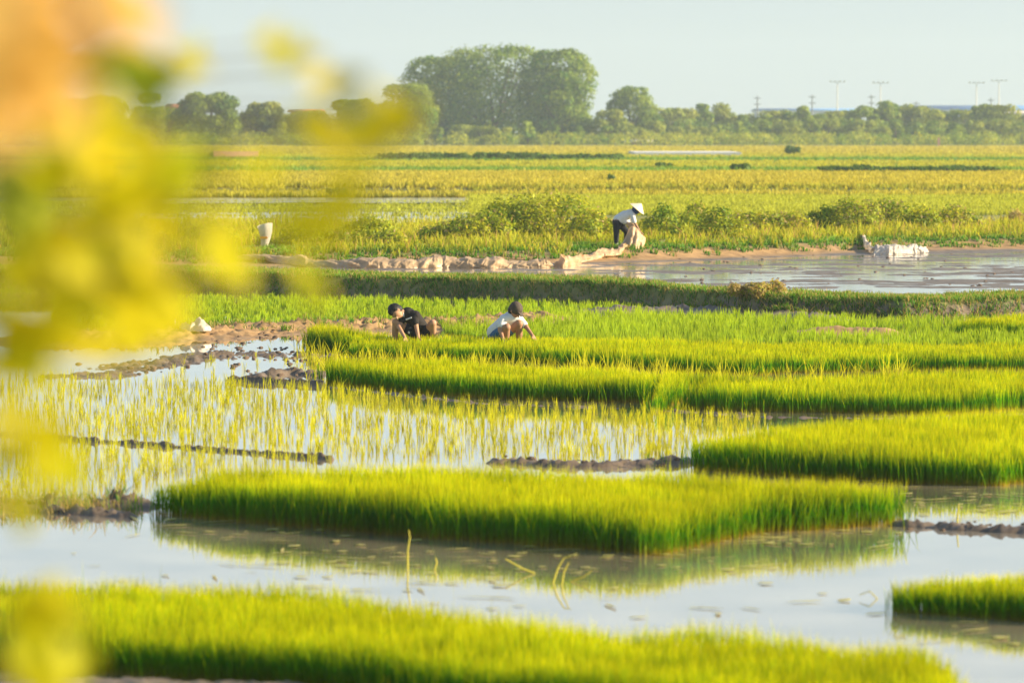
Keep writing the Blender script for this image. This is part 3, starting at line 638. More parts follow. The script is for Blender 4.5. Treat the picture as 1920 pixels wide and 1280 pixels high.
hall(1700, 2060, 197, 206, 1450, 60, 'long factory hall under a blue roof at the far right')
hall(1425, 1610, 203, 207, 1500, 50, 'low hall with a pale blue roof behind the trees, right of centre')
hall(1853, 1960, 208, 213, 900, 14, 'white building showing through the trees at the right edge', roof='pole', cat='building')
hall(1172, 1222, 262, 266, 708, 5, 'small pinkish hut at the foot of the far trees', wall='pinkwall', roof='pole', cat='hut')
hall(314, 336, 195, 201, 770, 8, 'house with a reddish roof left of the dark spreading tree', wall='pinkwall', roof='redroof', cat='house')
bigtree(515, 628, 209, 742, 6000, 55, 'low wide tree hiding the red roofed house at left', 'tree2', nl=30, base=.5)
hall(545, 600, 206, 210, 770, 8, 'low red roofed house behind the trees at left', wall='bark', roof='redroof', cat='house')
a = at(1188, 294, .5); b = at(1380, 293, .5)
o = box('white_sheet', ((a[0] + b[0]) / 2, a[1] + 8, .82), (b[0] - a[0], 22, .34), M['whitewall'], bevel=.03); tag(o, 'long pale white sheeted strip lying before the far golden field', 'sheeted strip')
p = at(1760, 277, .5); o = box('marker_post', (p[0], p[1], 1.2), (.34, .34, 1.8), M['pinkwall'], bevel=.04); tag(o, 'short pale post before the trees at the far right', 'post')
# masts
def mast(px, top, Y, lab, lights=True):
    zt = atd(px, top, Y)[2]; x0 = atd(px, top, Y)[0]; r = empty('light_mast' if lights else 'utility_pole', (x0, Y, 0))
    limb_mesh('pole', [((0, 0, -.3), .28, (0, 0, zt), .13)], r, 'metal' if not lights else 'mast')
    if lights:
        box('crossbar', (0, 0, zt), (4.6, .12, .12), M['mast'], r)
        for k in (-2, -0.7, 0.7, 2): box('lamp', (k, -.2, zt + .2), (.5, .3, .3), M['mast'], r)
    else:
        box('crossbar', (0, 0, zt - .6), (1.8, .2, .2), M['metal'], r); box('crossbar', (0, 0, zt - 2.2), (1.8, .2, .2), M['metal'], r)
    tag(r, lab, 'mast' if lights else 'utility pole', 'tall light masts beyond the tree line' if lights else 'utility poles beyond the tree line')
mast(1570, 154, 1100, 'tall light mast with a wide top bar, leftmost of the four'); mast(1651, 156, 1100, 'tall light mast just above the pointed dark tree')
mast(1831, 156, 1100, 'tall light mast left of the pair at the far right'); mast(1873, 152, 1100, 'tallest and rightmost light mast above the blue roof')
for px, top, lab in ((1523, 178, 'short utility pole left of the leftmost light mast'), (1634, 178, 'dark utility pole just left of the mast by the pointed tree'), (1420, 180, 'faint lone utility pole at the left of the poles'),
                     (1858, 184, 'short pole between the two right hand masts'), (1718, 190, 'short pole at the left end of the blue roof')):
    mast(px, top, 1000, lab, False)

# ------------------------------------------------------------------ haze
hz = box('haze', (0, 1237, 27.5), (1310, 2540, 62), bpy.data.materials.new('haze_air'))
hm = hz.data.materials[0]; hm.use_nodes = True; hn = hm.node_tree; hn.nodes.clear()
pv = hn.nodes.new('ShaderNodeVolumePrincipled'); ou = hn.nodes.new('ShaderNodeOutputMaterial')
pv.inputs['Color'].default_value = (0.74, 0.88, 1.0, 1); pv.inputs['Density'].default_value = 0.00028; pv.inputs['Anisotropy'].default_value = 0.2
hn.links.new(pv.outputs[0], ou.inputs['Volume']); tag(hz, kind='stuff')

# ------------------------------------------------------------------ people
M['skin'] = plain('skin', (0.50, 0.28, 0.17), 0.55, 0.1, 10); M['skin2'] = plain('tanned_skin', (0.40, 0.22, 0.13), 0.55, 0.1, 10)
M['hair'] = plain('black_hair', (0.012, 0.011, 0.010), 0.5, 0.3, 60, bump=.4); M['blackshirt'] = plain('black_cloth', (0.025, 0.022, 0.02), 0.85, 0.3, 20, bump=.5)
M['white'] = plain('white_cloth', (0.78, 0.78, 0.76), 0.85, 0.08, 12, bump=.5); M['blue'] = plain('blue_cloth', (0.05, 0.14, 0.28), 0.85, 0.2, 15)
M['darkshort'] = plain('dark_cloth', (0.02, 0.022, 0.03), 0.85, 0.2, 15); M['cap'] = plain('brown_cap_cloth', (0.09, 0.07, 0.055), 0.8, 0.2, 20)
M['scarf'] = plain('navy_scarf', (0.02, 0.05, 0.16), 0.85, 0.2, 20); M['straw'] = plain('palm_leaf_hat', (0.80, 0.70, 0.52), 0.8, 0.08, 30); M['eye'] = plain('dark_eye', (0.02, 0.015, 0.01), 0.3, 0.1, 5)
M['boot'] = plain('grey_boot', (0.35, 0.33, 0.36), 0.7, 0.1, 10)
DG = bpy.context.evaluated_depsgraph_get
def blob(name, caps, m, parent, voxel=0.012, smooth=4):
    V = []; F = []
    for c in caps:
        p0, r0, p1, r1 = Vector(c[0]), c[1], Vector(c[2]), c[3]; ax = p1 - p0
        if ax.length < 1e-5: ax = Vector((0, 0, 1e-4))
        L = ax.length; ax = ax / L; u = ax.orthogonal().normalized(); v = ax.cross(u); S = 14; rows = []
        for k in range(6): a = math.pi / 2 * k / 5; rows.append((p0 - ax * r0 * math.cos(a), r0 * math.sin(a)))
        for k in range(6): a = math.pi / 2 * k / 5; rows.append((p1 + ax * r1 * math.sin(a), r1 * math.cos(a)))
        b = len(V)
        for pc, rr in rows:
            rr = max(rr, 1e-4)
            for i in range(S): a = 2 * math.pi * i / S; V.append(pc + (u * math.cos(a) + v * math.sin(a)) * rr)
        nr_ = len(rows)
        for k in range(nr_ - 1):
            for i in range(S): j = (i + 1) % S; F.append((b + k * S + i, b + k * S + j, b + (k + 1) * S + j, b + (k + 1) * S + i))
        F.append(tuple(b + i for i in reversed(range(S)))); F.append(tuple(b + (nr_ - 1) * S + i for i in range(S)))
    me = bpy.data.meshes.new(name); me.from_pydata([tuple(v) for v in V], [], F)
    t = bpy.data.objects.new(name, me); col.objects.link(t)
    rm = t.modifiers.new('r', 'REMESH'); rm.mode = 'VOXEL'; rm.voxel_size = voxel; rm.use_smooth_shade = True
    sm = t.modifiers.new('s', 'SMOOTH'); sm.iterations = smooth; sm.factor = 0.5
    me2 = bpy.data.meshes.new_from_object(t.evaluated_get(DG())); bpy.data.objects.remove(t); bpy.data.meshes.remove(me)
    me2.name = name; me2.materials.clear(); me2.materials.append(m)
    for p in me2.polygons: p.use_smooth = True
    o = bpy.data.objects.new(name, me2); col.objects.link(o); o.parent = parent; return o
def hand(wrist, direction, nrm, curl=0.6, side=1):
    """palm and five fingers as capsules"""
    w0 = Vector(wrist); d = Vector(direction).normalized(); n = Vector(nrm).normalized(); s = d.cross(n).normalized() * side; n = s.cross(d).normalized() * side
    caps = [(w0, .026, w0 + d * .03, .026)]
    for k, (off, ln) in enumerate(((-.032, .072), (-.011, .082), (.011, .076), (.030, .058))):
        k0 = w0 + d * .02 + s * off * .6; k1 = w0 + d * .085 + s * off; caps.append((k0, .017, k1, .013))
        m1 = k1 + (d * math.cos(curl * .6) + n * math.sin(curl * .6)) * ln * .5; m2 = m1 + (d * math.cos(curl * 1.5) + n * math.sin(curl * 1.5)) * ln * .5
        caps += [(k1, .010, m1, .009), (m1, .009, m2, .007)]
    t0 = w0 + d * .025 - s * .028; t1 = t0 - s * .028 + d * .03 + n * .01; t2 = t1 + d * .03 + n * .012 - s * .004
    caps += [(t0, .014, t1, .011), (t1, .011, t2, .008)]
    return caps
def foot(ankle, d):
    a = Vector(ankle); d = Vector(d).normalized(); g = a + Vector((0, 0, -.055))
    return [(a, .04, g - d * .05 + Vector((0, 0, .01)), .035), (g - d * .04, .032, g + d * .13, .026), (g + d * .12, .028, g + d * .18, .020)]
def head(c, look, up, r=.098):
    """skull, jaw, nose, ears, brow"""
    c = Vector(c); f = Vector(look).normalized(); u = Vector(up); u = (u - f * u.dot(f)).normalized(); s = f.cross(u)
    caps = [(c + u * .025 - f * .015, r * .93, c + u * .015 + f * .01, r * .90), (c + f * .03 - u * .03, r * .68, c + f * .045 - u * .085, r * .40),
            (c + f * .085 + u * .02, .012, c + f * .115 - u * .022, .016), (c + f * .075 - u * .058, .020, c + f * .085 - u * .058, .018), (c + f * .07 + u * .045, .022, c + f * .075 + u * .04, .02)]
    for k in (-1, 1): caps.append((c + s * k * .085 + u * .015, .017, c + s * k * .088 - u * .02, .012))
    eyes = [(c + f * .088 + u * .018 + s * k * .034, .010, c + f * .09 + u * .018 + s * k * .036, .010) for k in (-1, 1)]
    return caps, eyes, f, u, s

def squat_black():
    p = at(775, 656, 0); root = empty('person', (p[0], 62.0, 0))
    hc = (-.265, -.17, .645); look = (-.02, -.48, -.88); up = (-.80, -.35, .30)
    hd, eyes, f, u, s = head(hc, look, up)
    neck = [((-.20, -.13, .63), .055, (-.09, -.07, .62), .062)]
    armL = [((.03, -.14, .585), .052, (.06, -.20, .42), .040), ((.06, -.20, .42), .038, (.10, -.33, .23), .026)]
    armR = [((-.13, -.02, .56), .050, (-.22, -.20, .40), .040), ((-.22, -.20, .40), .038, (-.12, -.36, .24), .026)]
    legR = [((.06, .04, .26), .085, (-.275, -.12, .47), .062), ((-.275, -.12, .47), .056, (-.285, -.06, .28), .054), ((-.285, -.06, .28), .052, (-.27, -.02, .08), .036)]
    legL = [((.20, .05, .26), .085, (.325, -.18, .46), .064), ((.325, -.18, .46), .058, (.33, -.08, .28), .055), ((.33, -.08, .28), .052, (.31, -.02, .08), .036)]
    torso = [((-.05, -.05, .58), .10, (.12, .05, .34), .11)]
    body = hd + neck + torso + armL + armR + legR + legL + foot((-.27, -.02, .07), (-.2, -1, 0)) + foot((.31, -.02, .07), (.15, -1, 0))
    body += hand((.10, -.33, .23), (.1, -.5, -.8), (-.3, -.5, .3)) + hand((-.12, -.36, .24), (.3, -.4, -.8), (.4, -.4, .3), side=-1)
    blob('body', body, M['skin'], root, .010, 3); blob('eyes', eyes, M['eye'], root, .005, 1)
    c = Vector(hc)
    blob('hair', [(c + u * .045 - f * .03, .098, c + u * .03 - f * .025, .100), (c - f * .05 - u * .03, .078, c - f * .05 + u * .02, .09), (c + u * .085 + f * .03, .055, c + u * .09 + f * .02, .055)], M['hair'], root, .010, 2)
    blob('shirt', [((-.08, -.06, .60), .118, (.03, .0, .50), .135), ((.03, .0, .50), .135, (.15, .06, .33), .135), ((.02, -.13, .60), .068, (.045, -.18, .47), .064), ((-.13, -.01, .585), .066, (-.18, -.12, .49), .062), ((-.12, -.10, .60), .066, (.05, -.13, .585), .08)], M['blackshirt'], root, .014, 4)
    blob('collar', [((-.155, -.10, .66), .012, (-.15, -.16, .62), .012), ((-.15, -.16, .62), .012, (-.14, -.165, .57), .010)], M['white'], root, .006, 1)
    blob('chest_print', [((-.10, -.195, .52), .014, (-.02, -.205, .55), .012)], M['white'], root, .006, 1)
    blob('shorts', [((.13, .05, .27), .13, (.13, .06, .24), .12), ((.08, .04, .26), .10, (-.08, -.05, .36), .088), ((.20, .05, .26), .10, (.25, -.06, .35), .088)], M['darkshort'], root, .012, 3)
    blob('shorts_trim', [((-.06, -.115, .30), .018, (-.075, -.10, .40), .018)], M['white'], root, .006, 1)
    tag(root, 'squatting person in a black shirt, dark haired head bowed low over the seedlings', 'person')
squat_black()
def squat_cap():
    p = at(955, 656, 0); root = empty('person', (p[0], 62.0, 0))
    hc = (.09, -.10, .655); look = (.55, -.45, -.62); up = (.3, -.15, .85)
    hd, eyes, f, u, s = head(hc, look, up); c = Vector(hc)
    neck = [((.05, -.05, .60), .055, (-.02, .0, .57), .062)]
    armR = [((-.10, -.14, .52), .052, (-.15, -.22, .36), .042), ((-.15, -.22, .36), .04, (-.10, -.34, .21), .027)]
    armL = [((.17, -.02, .50), .052, (.27, -.10, .40), .042), ((.27, -.10, .40), .038, (.37, -.24, .27), .026)]
    legL = [((-.10, .06, .24), .085, (.155, -.12, .45), .066), ((.155, -.12, .45), .06, (.16, -.04, .26), .056), ((.16, -.04, .26), .05, (.15, .0, .08), .036)]
    legR = [((-.22, .0, .24), .085, (-.04, -.26, .40), .064), ((-.04, -.26, .40), .056, (-.05, -.16, .24), .055), ((-.05, -.16, .24), .05, (-.05, -.1, .08), .036)]
    torso = [((.02, -.02, .53), .10, (-.20, .06, .30), .11)]
    body = hd + neck + torso + armL + armR + legL + legR + foot((.15, 0, .07), (.5, -1, 0)) + foot((-.05, -.1, .07), (.3, -1, 0))
    body += hand((-.10, -.34, .21), (.2, -.5, -.8), (-.3, -.5, .3)) + hand((.37, -.24, .27), (.5, -.3, -.8), (.4, -.4, .3), side=-1)
    blob('body', body, M['skin2'], root, .010, 3); blob('eyes', eyes, M['eye'], root, .005, 1)
    blob('hair', [(c - f * .04 - u * .02, .085, c - f * .04 + u * .02, .09)], M['hair'], root, .010, 2)
    cp = blob('cap', [(c + u * .05 - f * .02, .108, c + u * .045 + f * .0, .108)], M['cap'], root, .010, 2)
    a = c + f * .075 + u * .055
    blob('brim', [(a + s * k * .05, .012, a + s * k * .035 + f * .085 - u * .02, .012) for k in (-1, -.5, 0, .5, 1)] + [(a + f * .08 - s * .05 - u * .015, .012, a + f * .08 + s * .05 - u * .015, .012)], M['cap'], root, .007, 2)
    blob('shirt', [((.03, -.02, .54), .12, (-.08, .02, .44), .135), ((-.08, .02, .44), .135, (-.24, .07, .30), .13), ((-.09, -.13, .53), .068, (-.13, -.19, .42), .066), ((.16, -.02, .52), .068, (.235, -.07, .43), .064), ((-.09, -.11, .53), .075, (.14, -.04, .52), .08)], M['white'], root, .014, 4)
    blob('shorts', [((-.22, .05, .24), .13, (-.2, .05, .22), .12), ((-.12, .06, .25), .10, (0, -.03, .33), .088), ((-.22, .0, .25), .10, (-.13, -.13, .32), .088)], M['blue'], root, .012, 3)
    tag(root, 'squatting person in a white shirt and brown baseball cap, reaching into the seedlings', 'person')
squat_cap()
def woman():
    Y = 103.5; p = atd(1156, 460, Y); root = empty('person', (p[0], Y, float(zat(p[0], Y))))
    hc = (.53, -.04, 1.03); hd, eyes, f, u, s = head(hc, (.62, -.05, -.55), (.5, 0, .8)); c = Vector(hc)
    neck = [((.50, -.02, .97), .05, (.42, 0, .95), .06)]
    torso = [((.40, 0, .93), .11, (.20, 0, .86), .12), ((.20, 0, .86), .12, (.03, 0, .72), .13)]
    armN = [((.42, -.17, .88), .05, (.50, -.20, .66), .04), ((.50, -.20, .66), .038, (.63, -.22, .43), .027)]
    armF = [((.40, .17, .88), .05, (.42, .20, .66), .04), ((.42, .20, .66), .038, (.56, .12, .47), .027)]
    legB = [((.0, -.09, .70), .095, (-.01, -.09, .40), .065), ((-.01, -.09, .40), .06, (-.01, -.09, .09), .038)]
    legF = [((.06, .10, .70), .095, (.28, .10, .44), .065), ((.28, .10, .44), .06, (.26, .1, .09), .038)]
    body = hd + neck + torso + armN + armF + legB + legF + foot((-.01, -.09, .07), (1, -.2, 0)) + foot((.26, .1, .07), (1, .1, 0))
    body += hand((.63, -.22, .43), (.8, 0, -.5), (-.2, -.2, -.8), .9) + hand((.56, .12, .47), (.7, -.1, -.6), (-.2, -.2, -.8), .9, -1)
    blob('body', body, M['skin2'], root, .012, 3)
    blob('shirt', [((.41, 0, .93), .13, (.22, 0, .87), .145), ((.22, 0, .87), .145, (.05, 0, .76), .15), ((.42, -.15, .90), .07, (.47, -.20, .72), .062), ((.40, .15, .90), .07, (.42, .19, .72), .062), ((.12, 0, .76), .10, (.28, -.02, .70), .09)], M['white'], root, .015, 4)
    blob('trousers', [((.02, 0, .70), .14, (.04, 0, .68), .14), ((.0, -.09, .68), .108, (-.01, -.09, .38), .082), ((-.01, -.09, .38), .082, (-.01, -.09, .17), .066), ((.06, .10, .68), .108, (.29, .10, .43), .088), ((.29, .10, .43), .085, (.26, .10, .20), .07)], M['darkshort'], root, .014, 4)
    blob('scarf', [(c + u * .02 - f * .02, .112, c - u * .03 - f * .0, .105), (c - u * .05 - f * .02, .09, (.45, 0, .97), .08)], M['scarf'], root, .012, 3)
    blob('cloth_bundle', [((.30, -.12, .66), .05, (.36, -.13, .58), .06), ((.36, -.12, .66), .045, (.44, -.13, .60), .05)], M['plastic'], root, .012, 2)
    for q, an in ((-1, (-.01, -.09)), (1, (.26, .10))): blob('boot', [((an[0], an[1], .15), .052, (an[0], an[1], .05), .05), ((an[0], an[1], .035), .042, (an[0] + .15, an[1], .03), .036)], M['boot'], root, .010, 2)
    # conical hat
    ax = Vector((.62, -.05, .78)).normalized(); bc = c + ax * .03; e1 = ax.orthogonal().normalized(); e2 = ax.cross(e1); V = []; F = []; S = 36
    for rr, hh in ((.235, 0), (.16, .065), (.08, .135), (.012, .185), (.012, .175), (.08, .125), (.16, .055), (.23, -.006)):
        for i in range(S): a = 2 * math.pi * i / S; V.append(bc + (e1 * math.cos(a) + e2 * math.sin(a)) * rr + ax * hh)
    for k in range(8):
        for i in range(S): j = (i + 1) % S; k2 = (k + 1) % 8; F.append((k * S + i, k * S + j, k2 * S + j, k2 * S + i))
    V.append(bc + ax * .192); 
    for i in range(S): F.append((3 * S + i, 3 * S + (i + 1) % S, len(V) - 1))
    mesh = bpy.data.meshes.new('conical_hat'); mesh.from_pydata([tuple(v) for v in V], [], F); mesh.materials.append(M['straw']); ho = bpy.data.objects.new('conical_hat', mesh); col.objects.link(ho); ho.parent = root
    tag(root, 'standing person bent forward in a pale conical hat, white shirt and black trousers', 'person')

# ------------------------------------------------------------------ plastic sheets
def plasticmat(name, c, tr=0.35):
    m, nt, b = mat(name); tc = N(nt, "ShaderNodeTexCoord"); no = N(nt, "ShaderNodeTexNoise"); no.inputs["Scale"].default_value = 2.5; no.inputs["Detail"].default_value = 8
    nt.links.new(tc.outputs["Object"], no.inputs["Vector"]); r = ramp(nt, [(0.35, tuple(v * .6 for v in c)), (0.6, c)], no.outputs["Fac"]); nt.links.new(r.outputs[0], b.inputs["Base Color"])
    b.inputs["Roughness"].default_value = .4; t = N(nt, "ShaderNodeBsdfTranslucent"); nt.links.new(r.outputs[0], t.inputs[0]); ms = N(nt, "ShaderNodeMixShader"); ms.inputs[0].default_value = tr
    nt.links.new(b.outputs[0], ms.inputs[1]); nt.links.new(t.outputs[0], ms.inputs[2]); nt.links.new(ms.outputs[0], nt.nodes["Material Output"].inputs[0]); return m
M['plastic'] = plasticmat('muddy_plastic', (0.80, 0.58, 0.34)); M['whiteplastic'] = plasticmat('white_plastic', (0.85, 0.78, 0.68))
woman()
def roll(name, path, m, lab, cat='plastic sheet', seed=0, parent=None, pleat=0.22, zfun=True):
    """path: (x, y, radius across, height) — a crumpled gathered sheet lying on the ground"""
    n = 90 * (len(path) - 1); S = 48; P_ = np.array(path, float); t = np.linspace(0, len(path) - 1, n)
    X, Y, A, H = [np.interp(t, np.arange(len(path)), P_[:, k]) for k in range(4)]
    A = A * (1 + .25 * fbm(t * 3 + seed, t * 0, 1, 3)); H = H * (1 + .45 * fbm(t * 2.3 + seed, t * 0 + 9, 1, 3))
    a = np.linspace(0, 2 * math.pi, S, endpoint=False); Tt, Aa = np.meshgrid(t, a, indexing='ij')
    dist = np.concatenate(([0], np.cumsum(np.hypot(np.diff(X), np.diff(Y)))))
    D = dist[:, None] + 0 * Aa
    pl = pleat * (.8 * fbm(D * 2.6 + Aa * 1.4 + seed, Aa * .5 + D * .4, 2.0, 5) + .5 * np.abs(fbm(D * 6 - Aa * 1.2, Aa * .5 + seed, 1.5, 2)))
    rr = 1 + pl
    px_ = X[:, None] + 0 * Aa; py_ = Y[:, None] - np.cos(Aa) * A[:, None] * rr; pz = np.sin(Aa) * H[:, None] * rr
    px_ = px_ + .1 * fbm(D * 2, Aa, 1.5, 2)
    zb = zat(X, Y)[:, None] if zfun else 0
    pz = np.where(pz < 0, pz * .25, pz) + zb
    V = np.stack([px_, py_, pz], -1).reshape(-1, 3); i = np.arange(n * S).reshape(n, S); i2 = np.roll(i, -1, axis=1)
    F = np.stack([i[:-1], i2[:-1], i2[1:], i[1:]], -1).reshape(-1, 4)
    o = mesh_np(name, V, F, M[m], parent, smooth=True)
    if lab: tag(o, lab, cat)
    return o
def gp(px, py, A, H, z=.22): q = at(px, py, z); return (q[0], q[1], A, H)
roll('plastic_sheet', [gp(440, 490, .1, .1), gp(500, 490, .35, .12), gp(560, 492, .45, .21), gp(610, 494, .45, .15), gp(680, 495, .45, .21), gp(760, 495, .45, .24), gp(830, 494, .45, .26), gp(900, 494, .45, .23), gp(970, 494, .45, .24), gp(1020, 494, .35, .16), gp(1034, 494, .12, .12)], 'plastic',
     'long crumpled roll of beige plastic sheet lying along the edge of the mud field', seed=3)
sr = empty('plastic_sheet', (0, 0, 0))
roll('rolled_part', [gp(1038, 493, .12, .12), gp(1056, 493, .3, .26), gp(1072, 490, .2, .2), gp(1100, 484, .35, .16), gp(1130, 482, .4, .2), gp(1160, 481, .3, .17), gp(1178, 478, .2, .2), gp(1184, 476, .08, .08)], 'plastic', None, seed=8, parent=sr, pleat=.15)
def drape():
    Yw = 102.7; n, m_ = 40, 50
    top = [(1176, 440), (1180, 428), (1186, 424), (1194, 428), (1203, 440), (1210, 446)]; bot = [(1165, 462), (1170, 468), (1180, 474), (1188, 478), (1196, 482), (1203, 468)]
    u = np.linspace(0, 1, n); k = u * 5; V = []
    for i in range(n):
        tx = np.interp(k[i], range(6), [a for a, b in top]); ty = np.interp(k[i], range(6), [b for a, b in top]); bx = np.interp(k[i], range(6), [a for a, b in bot]); by = np.interp(k[i], range(6), [b for a, b in bot])
        for j in range(m_):
            v = j / (m_ - 1); q = atd(tx + (bx - tx) * v + 2.5 * math.sin(v * 3.1) * (u[i] - .2), ty + (by - ty) * v, Yw - .25 * math.sin(u[i] * 3) - .35 * v)
            fold = .05 * math.sin(u[i] * 26 + v * 2) * (0.3 + v * .7) + .07 * float(fbm(np.array(u[i] * 3), np.array(v * 3), 1, 3)); V.append((q[0], q[1] + fold, max(q[2], .15)))
    i = np.arange(n * m_).reshape(n, m_); F = np.stack([i[:-1, :-1], i[1:, :-1], i[1:, 1:], i[:-1, 1:]], -1).reshape(-1, 4)
    o = mesh_np('held_part', V, F, M['plastic'], sr, smooth=True)
    md = o.modifiers.new('thick', 'SOLIDIFY'); md.thickness = .012
drape(); tag(sr, 'muddy plastic sheet being gathered up by the person in the conical hat', 'plastic sheet')
roll('plastic_sheet', [gp(1612, 452, .06, .06, .3), gp(1622, 460, .2, .18, .3), gp(1640, 468, .4, .20, .25), gp(1665, 470, .45, .20, .22), gp(1690, 469, .45, .24, .22), gp(1712, 468, .3, .22, .22), gp(1728, 468, .2, .2, .22), gp(1742, 467, .05, .05, .22)], 'whiteplastic',
     'bright white crumpled plastic sheet at the far edge of the mud field, right', seed=5)
# white bag on a stick
def bag():
    Y = 102.5; q = atd(492, 477, Y); r = empty('white_bag', (q[0], Y, q[2] - .1)); s = FPX / Y; V = []
    out = [(0, 0, .045), (4, -14, .09), (5, -30, .13), (6, -44, .17), (4, -56, .20)]; S = 20
    for cx, cy, rd in out:
        for i in range(S): a = 2 * math.pi * i / S; rr = rd * (1 + .15 * math.sin(a * 3 + cy)); V.append((cx / s + math.cos(a) * rr, math.sin(a) * rr * .7, .1 - cy / s + .05 * math.cos(a + .5) * (cy < -50)))
    i = np.arange(len(V)).reshape(-1, S); i2 = np.roll(i, -1, 1); F = np.stack([i[:-1], i2[:-1], i2[1:], i[1:]], -1).reshape(-1, 4)
    mesh_np('bag', V, F, M['whiteplastic'], r, smooth=True); limb_mesh('stick', [((0, 0, -.4), .012, (.06, 0, .85), .01)], r)
    box('tie', (.05, -.13, .55), (.2, .03, .06), M['orange'], r, bevel=.01)
    tag(r, 'white plastic bag with an orange tie on a stick above the long beige sheet', 'bag')
M['orange'] = plain('orange_band', (0.8, 0.35, 0.04), .7); bag()
def sack():
    q = at(366, 632, 0); n = 40; S = 28; V = []
    for i in range(n):
        t = i / (n - 1); x = (t - .5) * .60; prof = math.sin(math.pi * min(1, max(0, t))) ** .6; hgt = .17 * prof * (1 - .55 * math.exp(-((t - .38) / .10) ** 2)) + .01; wd = .16 * prof + .01
        for j in range(S):
            a = 2 * math.pi * j / S; k = 1 + .55 * float(fbm(np.array(t * 6), np.array(abs(j - 14) * .3), 1.4, 3)); V.append((x, -math.cos(a) * wd * k, max(-.02, math.sin(a) * hgt * k)))
    i = np.arange(n * S).reshape(n, S); i2 = np.roll(i, -1, 1); F = np.stack([i[:-1], i2[:-1], i2[1:], i[1:]], -1).reshape(-1, 4)
    o = mesh_np('sack', V, F, M['whiteplastic'], smooth=True); o.location = (q[0], q[1], float(zat(q[0], q[1])) + .03); o.rotation_euler = (0, 0, -.3); tag(o, 'crumpled white sack lying on the mud ridge at the left', 'sack')
sack()
q = at(636, 600, .1); o = blob('plastic_bag', [((0, 0, .05), .06, (.14, 0, .05), .05), ((.14, 0, .05), .05, (.2, 0, .04), .03), ((-.12, .02, .04), .045, (-.1, 0, .04), .04)], plain('pale_blue_plastic', (.4, .6, .75), .4), None, .015, 3)
o.location = (q[0], q[1], float(zat(q[0], q[1]))); tag(o, 'small pale blue plastic bag behind the small seedling block', 'plastic bag')

# ------------------------------------------------------------------ clods, floating bits, lone stalks
M['clod'] = plain('wet_clod', (0.22, 0.15, 0.10), .6, .4, 9, bump=1.0)
def clodmesh(seed):
    import bmesh
    bm = bmesh.new(); bmesh.ops.create_icosphere(bm, subdivisions=4, radius=1)
    for v in bm.verts:
        k = 1 + .45 * float(fbm(np.array(v.co.x * 1.3 + seed * 7 + v.co.z), np.array(v.co.y * 1.3 - v.co.z * 1.1), 1.0, 4)); v.co = v.co * k; v.co.z *= .62
    me = bpy.data.meshes.new('mud_clod'); bm.to_mesh(me); bm.free(); me.materials.append(M['clod'])
    for p in me.polygons: p.use_smooth = True
    return me
cm = [clodmesh(i) for i in range(5)]
def clods(pts, lab, grp, smin=.014, smax=.042, z=-0.005, zl=0):
    for px, py in pts:
        q = at(px, py, zl); o = bpy.data.objects.new('mud_clod', random.choice(cm)); col.objects.link(o); s = random.uniform(smin, smax)
        zz = max(float(zat(q[0], q[1])), zl); o.location = (q[0], q[1], zz + z + s * .15); o.scale = (s * 1.3, s, s); o.rotation_euler = (0, 0, random.uniform(0, 6)); tag(o, lab, 'mud clod', grp)
pts = []
for cx, cy, rx, ry, n in ((545, 700, 60, 6, 42), (480, 662, 90, 12, 40), (560, 672, 35, 10, 14), (420, 645, 60, 8, 14), (280, 690, 90, 10, 24), (440, 685, 15, 8, 6), (500, 632, 90, 7, 22)):
    pts += [(random.gauss(cx, rx * .55), random.gauss(cy, ry * .55)) for _ in range(n)]
clods(pts, 'small brown clod in the muddy puddle left of the seedling beds', 'mud clods in the puddle')
clods([(random.uniform(940, 1290), random.gauss(868, 4)) for _ in range(36)], 'brown clod on the mud ridge before the wide right bed', 'mud clods on the centre ridge', .015, .04)
clods([(random.uniform(1700, 1930), random.gauss(985, 5)) for _ in range(20)], 'brown clod on the low mud ridge at the right edge', 'mud clods on the right ridge', .012, .03)
clods([(random.uniform(20, 250), random.gauss(955, 6)) for _ in range(24)], 'clod on the dry grassed mud bank at the left', 'mud clods on the left bank', .012, .03)
clods([(random.uniform(1130, 1540), random.gauss(585, 4)) for _ in range(30)], 'clod of earth at the foot of the dike', 'clods below the dike', .02, .045)
clods([(random.uniform(1080, 1915), random.uniform(476, 540)) for _ in range(90)], 'small clod sticking out of the wet mud field', 'clods in the mud field', .018, .045, zl=.125)
M['floatleaf'] = plain('floating_leaf', (0.55, 0.55, 0.12), .5, .4, 3, c2=(.22, .13, .05))
def leafme(l, w_):
    V = [(-l, 0, 0), (-l * .4, -w_, .004), (l * .4, -w_ * .8, .003), (l, 0, .006), (l * .4, w_ * .8, .003), (-l * .4, w_, .004)]
    me = bpy.data.meshes.new('floating_leaf'); me.from_pydata(V, [], [(0, 1, 2, 3, 4, 5)]); me.materials.append(M['floatleaf']); return me
lm = [leafme(.10, .012), leafme(.06, .022), leafme(.16, .010), leafme(.045, .03)]
fl = [(random.uniform(500, 1450), random.gauss(1055, 22)) for _ in range(95)] + [(random.uniform(1400, 1700), random.gauss(1010, 9)) for _ in range(30)] + [(random.uniform(1700, 1915), random.gauss(945, 14)) for _ in range(45)] + [(random.uniform(240, 620), random.gauss(985, 14)) for _ in range(30)] + [(random.uniform(60, 1650), random.uniform(1030, 1160)) for _ in range(60)] + [(random.uniform(1320, 1700), random.uniform(900, 915)) for _ in range(20)] + [(random.uniform(1680, 1915), random.uniform(1160, 1210)) for _ in range(16)]
